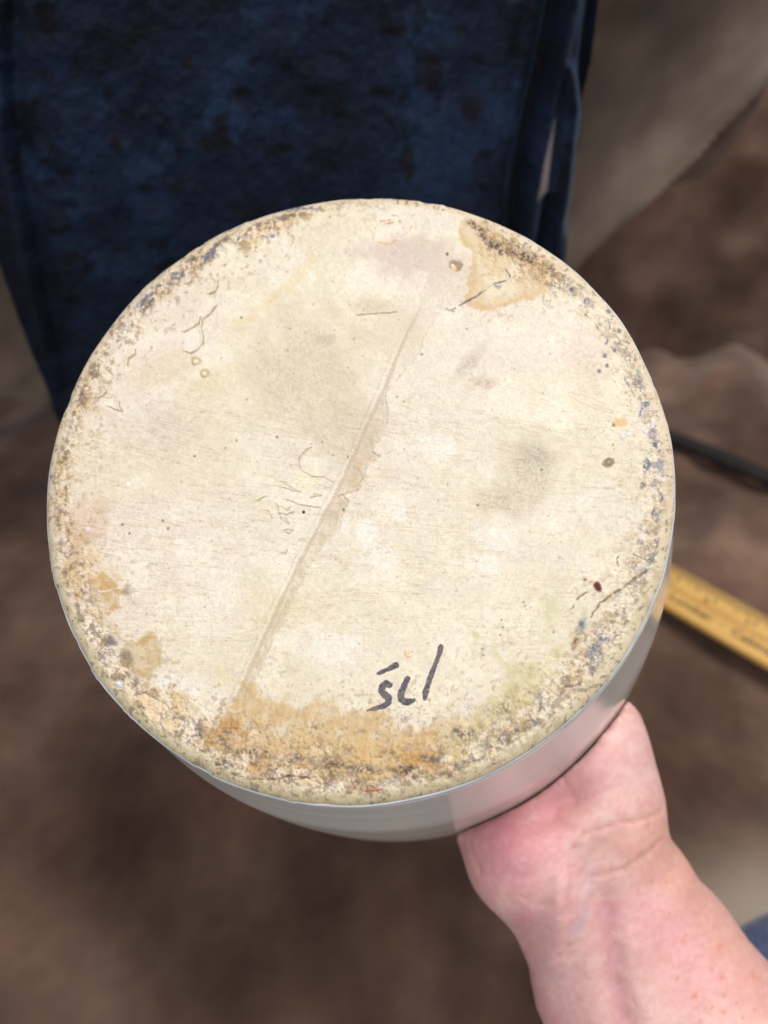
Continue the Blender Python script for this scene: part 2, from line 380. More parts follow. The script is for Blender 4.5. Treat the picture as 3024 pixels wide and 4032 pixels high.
ZB = 3.0; RB = 89.7

def base_field(PX, PY, rad):
    """colour (sRGB 0..255) and height (mm) of the bare base at positions given in base coordinates"""
    N = PX.size; H = np.zeros(N)
    C = np.tile(np.array([232., 221., 200.]), (N, 1))
    def put(mask, col, k=1.0, idx=None):
        nonlocal C
        col = np.asarray(col, float); m = np.clip(mask * k, 0, 1)[:, None]
        if idx is None: C += (col - C) * m
        else: C[idx] += (col - C[idx]) * m
    def box(pts, pad):
        p = np.array(pts); return np.where((PX > p[:, 0].min() - pad) & (PX < p[:, 0].max() + pad) & (PY > p[:, 1].min() - pad) & (PY < p[:, 1].max() + pad))[0]
    nA = fbm(PX, PY, 260, 4, 1); nB = fbm(PX, PY, 110, 4, 2); nC = fbm(PX, PY, 45, 4, 3); nD = fbm(PX, PY, 18, 3, 4, .65); nE = fbm(PX, PY, 8, 2, 6, .6)
    wX = PX + 60 * (fbm(PX, PY, 70, 4, 7) - .5); wY = PY + 60 * (fbm(PX, PY, 70, 4, 8) - .5)
    def blob(cx, cy, a, b, rot, col, k, soft=.55, spk=0.0):
        t = math.radians(rot); x = wX - cx; y = wY - cy
        d = np.hypot((x * math.cos(t) + y * math.sin(t)) / a, (-x * math.sin(t) + y * math.cos(t)) / b) + .7 * (nC - .5)
        m = sm(1.15, soft, d)
        if spk: m = m * (1 - spk + spk * 2 * sm(.42, .62, nE))
        put(m, col, k)
    # broad tone
    put(sm(1150, 450, PX) * sm(2900, 2300, PY), (233, 214, 198), .65)
    put(sm(.42, .62, nA), (229, 218, 190), .5)
    put(sm(.56, .40, nA), (233, 221, 206), .55)
    put(sm(1000, 1600, PX) * sm(1900, 2200, PY) * sm(.35, .55, nB), (232, 220, 192), .5)
    put(sm(.54, .64, nB), (238, 230, 212), .5)
    blob(1200, 1450, 260, 340, 10, (210, 194, 168), .75, .3, .5)
    blob(1350, 1680, 170, 180, 0, (210, 194, 168), .65, .3, .5)
    blob(1560, 1290, 150, 120, 0, (216, 200, 180), .5, .3, .4)
    blob(1450, 1210, 120, 40, 0, (205, 187, 160), .45, .3, .6)
    blob(1640, 1010, 260, 95, 3, (212, 193, 178), .75, .5, .2)
    blob(1760, 1120, 130, 90, 20, (216, 199, 184), .55)
    blob(1720, 890, 80, 60, 20, (230, 219, 203), .8)
    blob(2090, 1850, 190, 190, 0, (188, 173, 150), .60, .0, .45)
    blob(2110, 1800, 90, 80, 0, (172, 162, 146), .35, .0, .5)
    blob(1980, 1960, 160, 90, 0, (196, 180, 155), .4, .2, .8)
    blob(1840, 1440, 120, 38, -45, (180, 165, 148), .55, .0, .4)
    blob(1900, 1510, 80, 40, -10, (192, 170, 148), .5, .2, .6)
    blob(1290, 1330, 45, 28, 0, (200, 180, 165), .55)
    blob(620, 1700, 180, 120, -20, (214, 200, 184), .4)
    blob(820, 1800, 230, 180, 0, (224, 212, 182), .5, .3, .3)
    blob(640, 1450, 170, 70, -25, (226, 206, 176), .6)
    blob(340, 2060, 130, 90, -60, (216, 182, 156), .5)
    blob(1210, 1890, 45, 55, 40, (236, 226, 198), .9)
    blob(2330, 1420, 110, 160, -30, (226, 208, 190), .5)
    for (cx, cy, a, b) in [(1560, 2010, 70, 40), (1450, 2100, 45, 60), (1700, 1750, 90, 70), (1350, 2060, 28, 30), (1950, 2120, 90, 40), (730, 2160, 40, 50), (1520, 2200, 80, 60), (1330, 2550, 130, 70), (700, 2700, 110, 60), (1900, 2220, 110, 60)]:
        blob(cx, cy, a, b, 0, (240, 234, 224), .65)
    for (cx, cy, a, b, r) in [(1130, 2600, 60, 20, 80), (880, 2650, 40, 70, 0), (1100, 2400, 200, 90, 0), (1500, 1860, 60, 16, -35), (860, 1500, 150, 60, -20)]:
        blob(cx, cy, a, b, r, (226, 208, 172), .35)
    # wiping scratches, curved like the sweep of a hand
    q = PY - np.clip((2500 - PY) / 700 * .26, 0, .33) * (PX - 300)
    st = fbm(PX * .10, q * 1.3, 5.0, 3, 12, .75)
    zone = sm(1350, 1700, PY) * sm(2750, 2450, PY)
    sc = sm(.54, .70, st) * zone * sm(.32, .62, fbm(PX, q * 3, 160, 3, 13))
    put(sc, (188, 170, 140), .42); H -= .035 * sc
    put(sm(.40, .30, st) * zone, (240, 232, 212), .25)
    # sandy grain and pepper specks
    g = (nE - .5); C *= (1 + .10 * g + .07 * (nD - .5) + .05 * (nB - .5))[:, None]; H += .06 * g + .05 * (nD - .5)
    rg = np.random.default_rng(5)
    n0 = 1000; sx_ = rg.uniform(190, 2660, n0); sy_ = rg.uniform(790, 3160, n0); rr = rg.uniform(1.5, 3.4, n0) * np.where(rg.random(n0) < .07, 1.9, 1); dk = rg.uniform(.15, .6, n0)
    # bin lookup for speed
    key = (PX // 20).astype(int) * 1000 + (PY // 20).astype(int); order = np.argsort(key, kind='stable'); ks = key[order]
    def near(x, y, r):
        out = []
        for i in range(int((x - r) // 20), int((x + r) // 20) + 1):
            k0 = i * 1000 + int((y - r) // 20); k1 = i * 1000 + int((y + r) // 20)
            out.append(order[np.searchsorted(ks, k0):np.searchsorted(ks, k1, 'right')])
        return np.concatenate(out) if out else np.array([], int)
    def dot(x, y, r, col, k, dz=0., ell=1., rot=0., soft=.5):
        R_ = r * max(1, ell) * 1.8 + 3; i = near(x, y, R_)
        if not len(i): return
        t = math.radians(rot); ex = PX[i] - x; ey = PY[i] - y
        d = np.hypot((ex * math.cos(t) + ey * math.sin(t)) / ell, -ex * math.sin(t) + ey * math.cos(t)) + r * (1.5 if 6 <= r <= 9 else .6) * (nD[i] - .5)
        m = sm(r * 1.25 + 1, r * soft, d); C[i] += (np.asarray(col, float) - C[i]) * (m * k)[:, None]; H[i] += dz * m
    for x, y, r, k_ in zip(sx_, sy_, rr, dk): dot(x, y, r, (140, 122, 102), k_, -.04)
    def line(pts, w, col, k, dz=0., rag=.8, taper=0., brk=0.):
        w = w * .62 if w < 12 else w; rag = rag * 1.3; k = k * .85
        i = box(pts, w * 4 + 20)
        if not len(i): return
        d, t = seg_dist(PX[i] + 14 * rag * (nD[i] - .5), PY[i] + 14 * rag * (fbm(PX[i], PY[i], 18, 3, 44) - .5), pts, True)
        ww = w * (1 - taper * t) * (.35 + 1.2 * fbm(PX[i], PY[i], 30, 3, 57)); m = sm(ww * 1.3 + 1, ww * .25, d)
        if brk < 0: brk = 0
        elif w < 8 and not brk: m = m * sm(.30, .50, fbm(PX[i], PY[i], 26, 3, 58))
        if brk: m = m * sm(.5 - .3 * (1 - brk), .62, fbm(PX[i], PY[i], 22, 3, 55))
        C[i] += (np.asarray(col, float) - C[i]) * (m * k)[:, None]; H[i] += dz * m
    def stain(pts, col, k, soft=14, warp=30, edge=None, ek=.5, ew=22, tex=.5):
        i = box(pts, warp + 40)
        warp = warp * 1.7; X_ = PX[i] + warp * 2 * (fbm(PX[i], PY[i], 42, 5, 61, .65) - .5); Y_ = PY[i] + warp * 2 * (fbm(PX[i], PY[i], 42, 5, 62, .65) - .5)
        d = poly_sd(X_, Y_, pts); m = sm(-soft * .3, soft, d)
        m2 = m * (1 - tex + tex * 1.5 * sm(.35, .65, fbm(PX[i], PY[i], 46, 5, 63, .65))) * (.86 + .28 * nE[i]) * (.8 + .4 * nD[i])
        C[i] += (np.asarray(col, float) - C[i]) * np.clip(m2 * k, 0, 1)[:, None]
        if edge is not None:
            e = m * np.exp(-((d - ew * .5) / ew) ** 2); C[i] += (np.asarray(edge, float) - C[i]) * (e * ek)[:, None]
    # --- seam running across the base
    seam = [(1700, 1120), (1640, 1240), (1586, 1349), (1535, 1470), (1504, 1549), (1440, 1686), (1395, 1790), (1349, 1890), (1300, 1985), (1276, 2030), (1230, 2120), (1185, 2205), (1112, 2351), (1060, 2470), (1021, 2552), (960, 2690), (918, 2790)]
    rgt = [(1760, 1150), (1690, 1290), (1640, 1400), (1560, 1500), (1515, 1560), (1518, 1600), (1534, 1639), (1520, 1672), (1505, 1711), (1457, 1774), (1493, 1793), (1430, 1846), (1445, 1885), (1409, 1923), (1340, 1950), (1375, 1975), (1346, 2020), (1331, 2078), (1262, 2160), (1215, 2230), (1150, 2360), (1080, 2500), (1055, 2560), (990, 2700), (960, 2790)]
    i = box(seam, 120); pg = seam + rgt[::-1]
    X_ = PX[i] + 10 * (nC[i] - .5); Y_ = PY[i] + 10 * (nD[i] - .5)
    sd = poly_sd(X_, Y_, pg); ins = sm(-12, 20, sd) * (.22 + .78 * sm(1450, 1620, PY[i])) * sm(1130, 1300, PY[i])
    tone = np.array([200., 182., 156.]); C[i] += (tone - C[i]) * (ins * (.34 + .42 * sm(.4, .62, nC[i])))[:, None]
    C[i] += (np.array([206., 168., 122.]) - C[i]) * (ins * sm(1700, 1850, PY[i]) * sm(2100, 1950, PY[i]) * .28 * sm(.35, .6, nD[i]))[:, None]
    H[i] -= .20 * ins; H[i] += .2 * ins * (nD[i] - .5)
    dl = seg_dist(X_, Y_, seam); C[i] += (np.array([178., 158., 138.]) - C[i]) * (sm(9, 2, dl) * .42 * sm(1130, 1300, PY[i]))[:, None]; tp = sm(1180, 1600, PY[i]); H[i] -= .15 * tp * np.exp(-(dl / 6) ** 2); H[i] += .18 * tp * np.exp(-((dl - 16) / 9) ** 2) * (1 - ins)
    line(rgt[:4], 6, (190, 172, 148), .35, -.05, 1, 0, .6)
    line(rgt[4:18], 4, (184, 164, 142), .5, -.16, 1.2)
    line(rgt[18:], 6, (196, 170, 134), .5, -.05, 1, 0, .5)
    line([(1495, 1793), (1470, 1780), (1436, 1846)], 3, (170, 148, 128), .6)
    line([(1430, 1846), (1500, 1790), (1560, 1770)], 3, (176, 150, 130), .3)
    line([(1330, 1955), (1400, 1930), (1430, 1880)], 4, (160, 132, 112), .55, -.08)
    # faint impressed marks beside the seam
    K4 = lambda L: [(1100 + x / 2.074, 1200 + y / 2.074) for x, y in L]
    for L in ([(150, 1250), (165, 1340), (260, 1400), (360, 1410), (440, 1450)], [(30, 1495), (170, 1530)], [(0, 1440), (120, 1505)], [(50, 1590), (180, 1640), (335, 1655)], [(255, 1580), (290, 1545), (340, 1560), (260, 1580)],
              [(10, 1650), (60, 1680), (85, 1650)], [(0, 1700), (60, 1715), (110, 1690)], [(20, 1760), (70, 1790), (40, 1740)], [(30, 1850), (60, 1835), (100, 1845), (70, 1868), (30, 1850)], [(-180, 1600), (-100, 1560)], [(-100, 1680), (-60, 1740)], [(-30, 1620), (10, 1750)],
              [(160, 1250), (200, 1200), (260, 1165)], [(640, 85), (800, 70), (960, 60)], [(0, 2020), (50, 2040), (60, 2005)]):
        line(K4(L), 5, (176, 158, 124), .75, -.18, .5, 0, -1); line([(x_ - 5, y_ - 4) for x_, y_ in K4(L)], 4, (242, 234, 214), .4, .12, .5, 0, -1)
    # --- crud ring
    s = (RB - rad) * 13.7
    ang = np.degrees(np.arctan2(PY - 1970, PX - 1425)) % 360
    tab = np.array([(0, 150, .35, .3, .8), (20, 175, .3, .35, .85), (40, 200, .45, .5, .8), (60, 200, .7, .7, .7), (80, 210, .85, .85, .6), (100, 230, .9, .9, .65), (120, 200, .95, .9, .5), (135, 150, .8, .7, .4),
                    (150, 160, .95, .7, .3), (165, 170, .95, .5, .25), (180, 140, .9, .6, .2), (195, 125, .8, .7, .15), (210, 125, .6, .8, .3), (225, 135, .5, 1, .6), (240, 130, .7, 1.1, .7), (255, 115, .8, .8, .6),
                    (268, 70, .35, .35, .15), (285, 50, .1, .05, 0), (293, 50, .1, .05, 0), (296, 190, .8, 1.0, .4), (310, 190, .8, .9, .3), (317, 110, .25, .3, .6), (330, 105, .25, .4, .9), (345, 115, .25, .35, .9), (360, 150, .35, .3, .8)], float)
    g_ = lambda k: np.interp(ang, tab[:, 0], tab[:, k])
    wid = g_(1) * (1 + 1.0 * (nB - .5)) + 90 * (nC - .5)
    ring = sm(22, 60, s + 40 * (nC - .5)) * sm(wid * 1.25, wid * .65, s)
    ridge = 1 - np.abs(2 * fbm(PX, PY, 26, 4, 81, .65) - 1) * 2.2; fl = fbm(PX, PY, 46, 5, 82, .68); fi = fbm(PX, PY, 18, 4, 83, .65); f4 = fbm(PX, PY, 80, 4, 84, .6)
    put(ring * g_(2) * (.15 + .85 * sm(.40, .6, f4)), (207, 174, 130), .8)
    put(ring * g_(2) * sm(.52, .66, fl), (196, 156, 104), .5)
    put(ring * g_(3) * sm(.56, .64, fi) * sm(.44, .60, f4), (134, 110, 86), .7)
    put(ring * g_(3) * sm(.58, .66, fl), (152, 126, 94), .65)
    c2 = sm(g_(1) * .22, g_(1) * .38, s) * sm(g_(1) * .95, g_(1) * .6, s)
    f5 = fbm(PX, PY, 30, 4, 86, .7); spb = c2 * g_(4) * sm(.57, .63, f5)
    put(spb, (132, 130, 142), .75)
    put(c2 * g_(3) * sm(.56, .60, fbm(PX, PY, 20, 3, 87, .7)), (96, 82, 74), .7)
    put(ring * sm(.42, .34, fl) * (.3 + .7 * sm(.4, .55, f4)), (238, 222, 202), .7)
    H += ring * (1.0 * (fl - .5) + .6 * (fi - .5)) * np.clip(g_(3) + .25, 0, 1) - .1 * spb
    # speckle field inside the ring
    inner = sm(wid * 2.4 + 60, wid * .8, s) * np.clip(g_(3), 0, 1)
    put(inner * sm(.61, .66, fi), (140, 116, 92), .55); put(inner * sm(.5, .62, nC) * .3, (214, 190, 152), .7)
    # clean rounded margin
    mar = sm(58, 30, s + 22 * (nC - .5)); lowside = .5 - .5 * np.cos(np.radians(np.clip(ang, 0, 200) * 360 / 200)); lowside = np.where(ang < 200, .45 + .55 * lowside, .25)
    put(mar * lowside, (203, 190, 150), .85); put(mar * (1 - lowside), (214, 194, 168), .75)
    put(mar * sm(.58, .66, fbm(PX, PY, 24, 3, 91)) * .5, (178, 156, 120), .8)
    put(mar * sm(.63, .67, fi), (120, 105, 92), .5)
    put(np.exp(-((s - 62) / 7) ** 2) * sm(.5, .6, fbm(ang * 14, s * .3, 12, 2, 92)) * lowside, (120, 105, 90), .6)
    # --- stains
    stain([(755, 2905), (850, 2840), (900, 2790), (940, 2720), (960, 2690), (1010, 2688), (1060, 2755), (1130, 2745), (1190, 2790), (1240, 2740), (1310, 2745), (1350, 2800), (1450, 2770), (1540, 2800), (1590, 2870), (1640, 2890), (1700, 2840), (1790, 2800), (1850, 2850), (1830, 2960), (1760, 3040), (1500, 3075), (1200, 3060), (1000, 3000), (850, 2965)], (209, 178, 130), .78, 40, 24, (200, 160, 102), .3, 20)
    stain([(1690, 2850), (1800, 2790), (1880, 2770), (1960, 2700), (2030, 2675), (2110, 2610), (2170, 2520), (2250, 2500), (2250, 2620), (2150, 2740), (2030, 2850), (1880, 2960), (1780, 3010), (1720, 2930)], (208, 194, 146), .62, 60, 30)
    stain([(800, 2870), (880, 2800), (950, 2830), (970, 2900), (900, 2930), (800, 2960)], (184, 134, 78), .6, 34, 26)
    stain([(925, 3010), (1000, 3005), (1060, 3000), (1050, 3040), (1000, 3055)], (196, 148, 82), .7, 10, 8)
    stain([(1560, 2960), (1700, 2960), (1720, 3020), (1560, 3040)], (200, 150, 84), .5, 20, 20)
    stain([(469, 2551), (536, 2517), (570, 2490), (612, 2490), (637, 2576), (633, 2610), (604, 2640), (591, 2677), (536, 2669), (502, 2635), (469, 2627)], (194, 166, 116), .75, 18, 12, (180, 148, 96), .35, 14)
    blob(505, 2595, 36, 42, 0, (122, 108, 84), .65, .2)
    stain([(363, 2265), (399, 2243), (471, 2288), (489, 2324), (471, 2369), (444, 2415), (426, 2406), (394, 2342), (376, 2306)], (198, 160, 102), .75, 14, 12)
    blob(508, 2322, 26, 30, -40, (142, 122, 102), .7, .2)
    stain([(395, 2235), (440, 2215), (490, 2270), (470, 2290)], (216, 190, 140), .5, 14, 12)
    blob(440, 2519, 30, 30, 0, (112, 104, 102), .8, .3)
    stain([(680, 2730), (740, 2700), (730, 2770), (680, 2790)], (214, 178, 124), .6, 12, 14)
    line([(1231, 1018), (1198, 1071), (1118, 1138), (1052, 1191), (992, 1244), (933, 1290)], 24, (228, 204, 156), .45, 0, 3)
    line([(1180, 900), (1220, 960), (1215, 1030)], 9, (222, 198, 156), .35, 0, 2)
    stain([(1819, 859), (1792, 932), (1852, 992), (1855, 1071), (1825, 1158), (1845, 1211), (1932, 1230), (2058, 1191), (2164, 1151), (2164, 1085), (2130, 1032), (2031, 965), (1971, 919), (1879, 872)], (220, 196, 158), .7, 14, 19, (204, 168, 116), .5, 20)
    blob(1960, 1130, 55, 40, 0, (232, 218, 186), .7)
    for (x, y, a_, b_, r_) in [(1900, 930, 80, 34, 35), (2000, 985, 80, 34, 30), (2090, 1030, 60, 28, 30), (1850, 890, 40, 30, 30)]: blob(x, y, a_, b_, r_, (168, 140, 108), .8, .1, .6)
    for (x, y, a_, b_, r_) in [(1870, 905, 60, 26, 40), (1950, 965, 60, 24, 35), (2060, 1010, 60, 22, 30), (1910, 950, 40, 16, 60)]: blob(x, y, a_, b_, r_, (104, 86, 76), .95, .1, .8)
    line([(2120, 1030), (2135, 1090), (2110, 1140)], 5, (120, 96, 70), .6, -.05, 1, 0, .6)
    line([(1430, 866), (1445, 890), (1463, 906), (1470, 952), (1529, 959), (1596, 925), (1622, 892)], 6, (214, 170, 118), .75, 0, 1)
    line([(1500, 872), (1540, 862), (1575, 872), (1520, 880)], 5, (184, 116, 74), .75, 0, .8)
    line([(1480, 810), (1560, 850)], 8, (150, 128, 100), .5, 0, 1, 0, .6)
    stain([(2124, 2330), (2206, 2325), (2211, 2393), (2197, 2470), (2163, 2537), (2124, 2508), (2139, 2431)], (212, 205, 166), .6, 26, 12)
    stain([(1845, 2470), (1890, 2490), (1900, 2520), (1870, 2530)], (212, 204, 158), .8, 8, 6)
    line([(1941, 2557), (1965, 2600), (2009, 2648)], 14, (214, 207, 160), .7, 0, 1)
    blob(2050, 2660, 120, 50, -30, (196, 184, 128), .5, .2, .3)
    blob(2288, 2468, 34, 50, 35, (108, 112, 116), .8, .1, .3); blob(2258, 2528, 24, 34, 10, (118, 88, 58), .75, .1, .3)
    blob(1980, 2790, 90, 36, -20, (142, 126, 92), .5, .1, .7); blob(1300, 3010, 70, 36, 0, (112, 92, 70), .6, .1, .7); blob(1600, 3030, 60, 18, 0, (88, 70, 58), .7, .1, .7); blob(880, 2925, 60, 30, 30, (120, 104, 92), .5, .1, .8)
    blob(1450, 2950, 60, 60, 0, (216, 178, 112), .5)
    for (x, y, a_, b_) in [(870, 3000, 60, 20), (1000, 2960, 110, 22), (1180, 2990, 100, 30), (1420, 3020, 120, 26), (1700, 2990, 70, 30), (1830, 2900, 60, 30), (1795, 2870, 30, 24)]: blob(x, y, a_, b_, 10, (120, 108, 100), .6, .05, 1.0)
    bot = sm(2690, 2900, PY) * sm(700, 900, PX) * sm(2250, 1900, PX)
    put(bot * sm(.60, .68, fbm(PX * 1.6, PY * .8, 16, 3, 141, .65)), (160, 128, 92), .22); put(bot * sm(.60, .68, fbm(PX * 1.5, PY, 30, 4, 143, .7)), (226, 198, 152), .3); put(bot * sm(.66, .72, fbm(PX, PY, 14, 3, 147, .65)), (112, 108, 120), .4)
    H += bot * .12 * (fl - .5)
    # paler peeled flakes
    for pts in ([(545, 2735), (570, 2725), (610, 2750), (650, 2768), (670, 2800), (690, 2850), (685, 2890), (640, 2870), (580, 2830)], [(1150, 3070), (1260, 3055), (1290, 3085), (1200, 3110)]):
        stain(pts, (232, 208, 174), .8, 6, 6); line(pts[:6], 3, (130, 104, 78), .7, -.12, .6)
    blob(905, 990, 42, 34, 0, (238, 226, 206), .9); blob(2279, 2605, 20, 14, 0, (236, 222, 208), .95, .5)
    for (x, y) in [(1990, 2850), (2060, 2800), (1900, 2890), (1760, 2990), (2200, 2640), (2150, 2700), (2420, 2240), (2540, 2120)]: blob(x, y, 34, 18, -35, (236, 220, 200), .7)
    # --- blue-grey specks lower right
    for (x, y, a_, b_, r_) in [(2375, 2504, 44, 16, 30), (2341, 2557, 22, 26, 0), (2336, 2634, 14, 22, 20), (2320, 2665, 18, 9, 50), (1989, 2909, 18, 12, 0), (2033, 2885, 28, 12, -30), (2537, 1600, 16, 40, 30), (2545, 1840, 14, 26, 0), (2535, 1900, 10, 30, 0), (2520, 2140, 14, 14, 0), (2510, 2165, 14, 9, 0), (2600, 1960, 12, 30, 0), (2590, 2030, 12, 34, 0), (2350, 1290, 12, 18, -20), (2380, 1330, 10, 14, 0), (2320, 1180, 14, 18, 0), (2300, 1240, 8, 10, 0), (560, 1170, 30, 16, -35), (700, 1080, 34, 18, -30), (830, 1010, 40, 20, -30), (1050, 930, 34, 12, -15), (1180, 810, 90, 12, -6), (885, 2880, 22, 12, 10), (780, 2860, 10, 14, 0), (780, 2895, 22, 12, 10)]:
        blob(x, y, a_, b_, r_, (116, 118, 134), .75, .1, .9)
    line([(2465, 1490), (2500, 1560), (2530, 1590), (2520, 1640)], 8, (112, 116, 136), .75, -.05, 1, 0, .4)
    line([(2390, 1430), (2440, 1530)], 4, (150, 136, 122), .5)
    for x, y in [(2380, 1400), (2390, 1440), (2360, 1460), (2420, 1380), (2400, 1220), (2440, 1300), (2250, 1140), (2580, 1750)]: dot(x, y, 9, (104, 104, 122), .75)
    # --- cracks
    line([(1780, 1220), (1850, 1180), (1905, 1145), (1950, 1115), (1995, 1103), (2008, 1085), (1992, 1058)], 5, (84, 80, 92), .85, -.12, .5)
    line([(1940, 1122), (1962, 1132), (1972, 1122)], 9, (118, 122, 146), .7, 0, 1.2, 0, .4); line([(1760, 1215), (1790, 1225)], 6, (90, 84, 84), .6)
    line([(2545, 2248), (2495, 2282), (2452, 2316), (2404, 2345), (2365, 2374), (2336, 2412), (2327, 2431)], 9, (126, 100, 76), .85, -.15, .6)
    line([(2400, 2350), (2440, 2322)], 6, (164, 110, 62), .5)
    line([(2545, 2248), (2575, 2200), (2590, 2150), (2600, 2090)], 7, (112, 104, 112), .75, -.08, .8, 0, .3)
    line([(2470, 2310), (2495, 2350)], 3, (120, 104, 94), .6)
    line([(2490, 2185), (2530, 2200), (2590, 2215)], 3.5, (90, 80, 78), .8, -.08); line([(2428, 2225), (2432, 2200), (2445, 2185)], 4, (100, 96, 100), .75); line([(2435, 2222), (2434, 2250)], 3, (70, 60, 56), .8)
    line([(900, 3045), (960, 3060), (1080, 3070), (1140, 3055), (1200, 3060), (1262, 3085)], 4, (88, 72, 62), .8, -.12, .7)
    line([(2286 - 14, 2360), (2286, 2345), (2310, 2335)], 7, (112, 92, 66), .8); line([(2250, 2400), (2262, 2380)], 6, (110, 98, 76), .7)
    for (x, y) in [(2063, 2372), (2068, 2385), (1980, 2470), (1975, 2440), (1970, 2500), (2180, 2490), (1900, 2555), (1903, 2580)]: dot(x, y, 5, (130, 118, 96), .6)
    # hairline glaze drips and burst bubbles, upper left
    K3 = lambda L: [(200 + x / 1.843, 900 + y / 1.843) for x, y in L]
    for L in ([(1170, 365), (1205, 385), (1212, 420), (1190, 460), (1150, 478)], [(1195, 560), (1150, 625), (1095, 668), (1088, 720), (1103, 780), (1102, 835), (1060, 880), (1015, 908), (975, 890)], [(1088, 640), (1070, 690), (1020, 722), (962, 752)], [(610, 870), (608, 915), (560, 945), (552, 995)], [(380, 1150), (400, 1190), (350, 1230)], [(420, 1290), (510, 1328), (490, 1260), (440, 1205)]):
        line(K3(L), 4.6, (166, 138, 98), .9, -.2, .4, 0, -1)
        line([(x - 6, y - 5) for x, y in K3(L)], 5, (244, 236, 218), .6, .2, .4, 0, -1)
    for pts in (K3([(965, 752), (1020, 722), (1085, 690), (1100, 780), (1098, 835), (1060, 880), (1015, 905), (975, 885)]), K3([(1110, 490), (1180, 500), (1190, 560), (1150, 620), (1095, 655), (1080, 600)])):
        stain(pts, (238, 228, 212), .7, 5, 4)
    for (x, y, r) in [(1050, 962, 15), (1112, 1050, 14)]:
        (bx, by), = K3([(x, y)]); dot(bx, by, r * 1.25, (178, 150, 104), .75, -.1, 1.1); dot(bx - 1, by + 2, r * .8, (238, 222, 190), .95, .35)
    dot(1792, 1046, 20, (160, 132, 96), .9, -.35, 1.3, 10); dot(1786, 1052, 12, (220, 200, 170), .95, .25); dot(1782, 1040, 5, (250, 248, 240), .9); dot(1759, 1000, 6, (110, 104, 100), .85, -.2)
    dot(2393, 1822, 17, (134, 116, 88), .9, -.4, 1.45, -15); dot(2398, 1818, 7, (186, 166, 134), .7, .1); dot(2416, 1674, 9, (140, 120, 92), .8, -.2)
    blob(2450, 1665, 34, 26, 0, (222, 180, 116), .7)
    dot(1195, 2016, 5.5, (24, 20, 18), 1., -.15); dot(1352, 2005, 5, (110, 92, 76), .8)
    dot(2353, 2311, 15, (88, 32, 28), 1., .12, 1.55, 62); dot(2303, 2281, 9, (146, 108, 90), .85); dot(2330, 2290, 5, (190, 120, 60), .6)
    for (x, y) in [(765, 1795), (640, 2050), (660, 2080), (480, 2065), (508, 2100), (1370, 1800), (1880, 1990), (2130, 1850), (1090, 1720), (950, 1250), (1000, 850), (790, 980)]: dot(x, y, 5.5, (132, 114, 92), .75, -.08)
    line([(1596, 2562), (1596, 2580), (1606, 2588), (1622, 2584), (1624, 2566)], 4.5, (206, 116, 42), .85, 0, .35); dot(1610, 2570, 8, (230, 196, 140), .6)
    line([(1425, 3110), (1460, 3113), (1508, 3107)], 5, (172, 52, 44), .95, .05, .3); line([(1440, 3103), (1490, 3100)], 3, (172, 52, 44), .7, 0, .3)
    line([(390, 2331), (430, 2325), (468, 2316)], 5, (232, 228, 236), .95, .15, .3)  # scratch with its glint painted in near-white
    line([(295, 2265), (325, 2258)], 5, (214, 206, 200), .8, .1); dot(346, 2083, 9, (236, 226, 232), .8); dot(343, 2350, 9, (232, 214, 200), .7)
    dot(465, 2693, 12, (232, 234, 255), 1., .2, 1.1, 40, .7); dot(504, 1905, 7, (250, 250, 250), .95, .1, 1.3, 30)
    for (x, y) in [(2450, 1717), (2475, 1712), (2530, 1690), (2545, 1700), (2570, 1672), (2600, 1870), (2615, 1890)]: dot(x, y, 8, (226, 226, 240), .85, .12)
    dot(800, 2812, 7, (224, 200, 160), .8, .1); dot(865, 2692, 9, (208, 186, 150), .6, .1)
    # curved finger-like drag marks near the left rim
    for k_ in range(6): line([(300 + k_ * 11, 1590 - k_ * 3), (318 + k_ * 11, 1630 - k_ * 3)], 4, (190, 156, 116), .6, .12)
    return C, np.clip(H * 1.55, -1.2, .8)

n = 860
lsp = np.linspace(-1, 1, n); A_, B_ = np.meshgrid(lsp, lsp, indexing='ij')
X = A_ * np.sqrt(1 - B_ ** 2 / 2) * RB; Y = B_ * np.sqrt(1 - A_ ** 2 / 2) * RB
X = X.ravel(); Y = Y.ravel(); rad = np.hypot(X, Y)
def base_z(r):
    t = np.clip((r - 84.2) / (RB - 84.2), 0, 1); return ZB - 2.7 * (1 - np.sqrt(np.clip(1 - t * t, 0, 1)))
Zb = base_z(rad)
PX, PY = v_local_to_px(np.stack([X, Y, np.full(X.size, ZB)], 1))
Cb, Hb = base_field(PX, PY, rad)
Hb = Hb * sm(RB, RB - 2.5, rad)
def edge_wob(t): # slightly uneven, nicked outline (mm)
    c_, s2 = np.cos(t) * 90 + 300, np.sin(t) * 90 + 300
    return 1.0 * (fbm(c_, s2, 30, 3, 700) - .5) - .3 * sm(.64, .76, fbm(c_, s2, 9, 3, 710)) + .25 * sm(.70, .76, fbm(c_, s2, 5, 2, 720))
ew_ = edge_wob(np.arctan2(Y, X)) * sm(RB - 9, RB, rad); X = X * (1 + ew_ / np.maximum(rad, 1)); Y = Y * (1 + ew_ / np.maximum(rad, 1))
wav = .5 * (fbm(X, Y, 40, 2, 300) - .5)
Vb = np.stack([X, Y, Zb + Hb + wav * sm(RB, RB - 6, rad)], 1) * S
M_BISQ = Mat('bare_stoneware', Roughness=0.62, Specular_IOR_Level=0.35)
c = M_BISQ.attr(); c = M_BISQ.mix(1.0, c, M_BISQ.ramp(M_BISQ.noise(1500, 3, 0.7), [(0.25, (0.93, 0.92, 0.90)), (0.75, (1.0, 1.0, 1.0))]), 'MULTIPLY')
M_BISQ.base(c); M_BISQ.bump(M_BISQ.noise(1300, 3, 0.6), 0.35, 0.0002)
fcs = grid_faces(n, n)
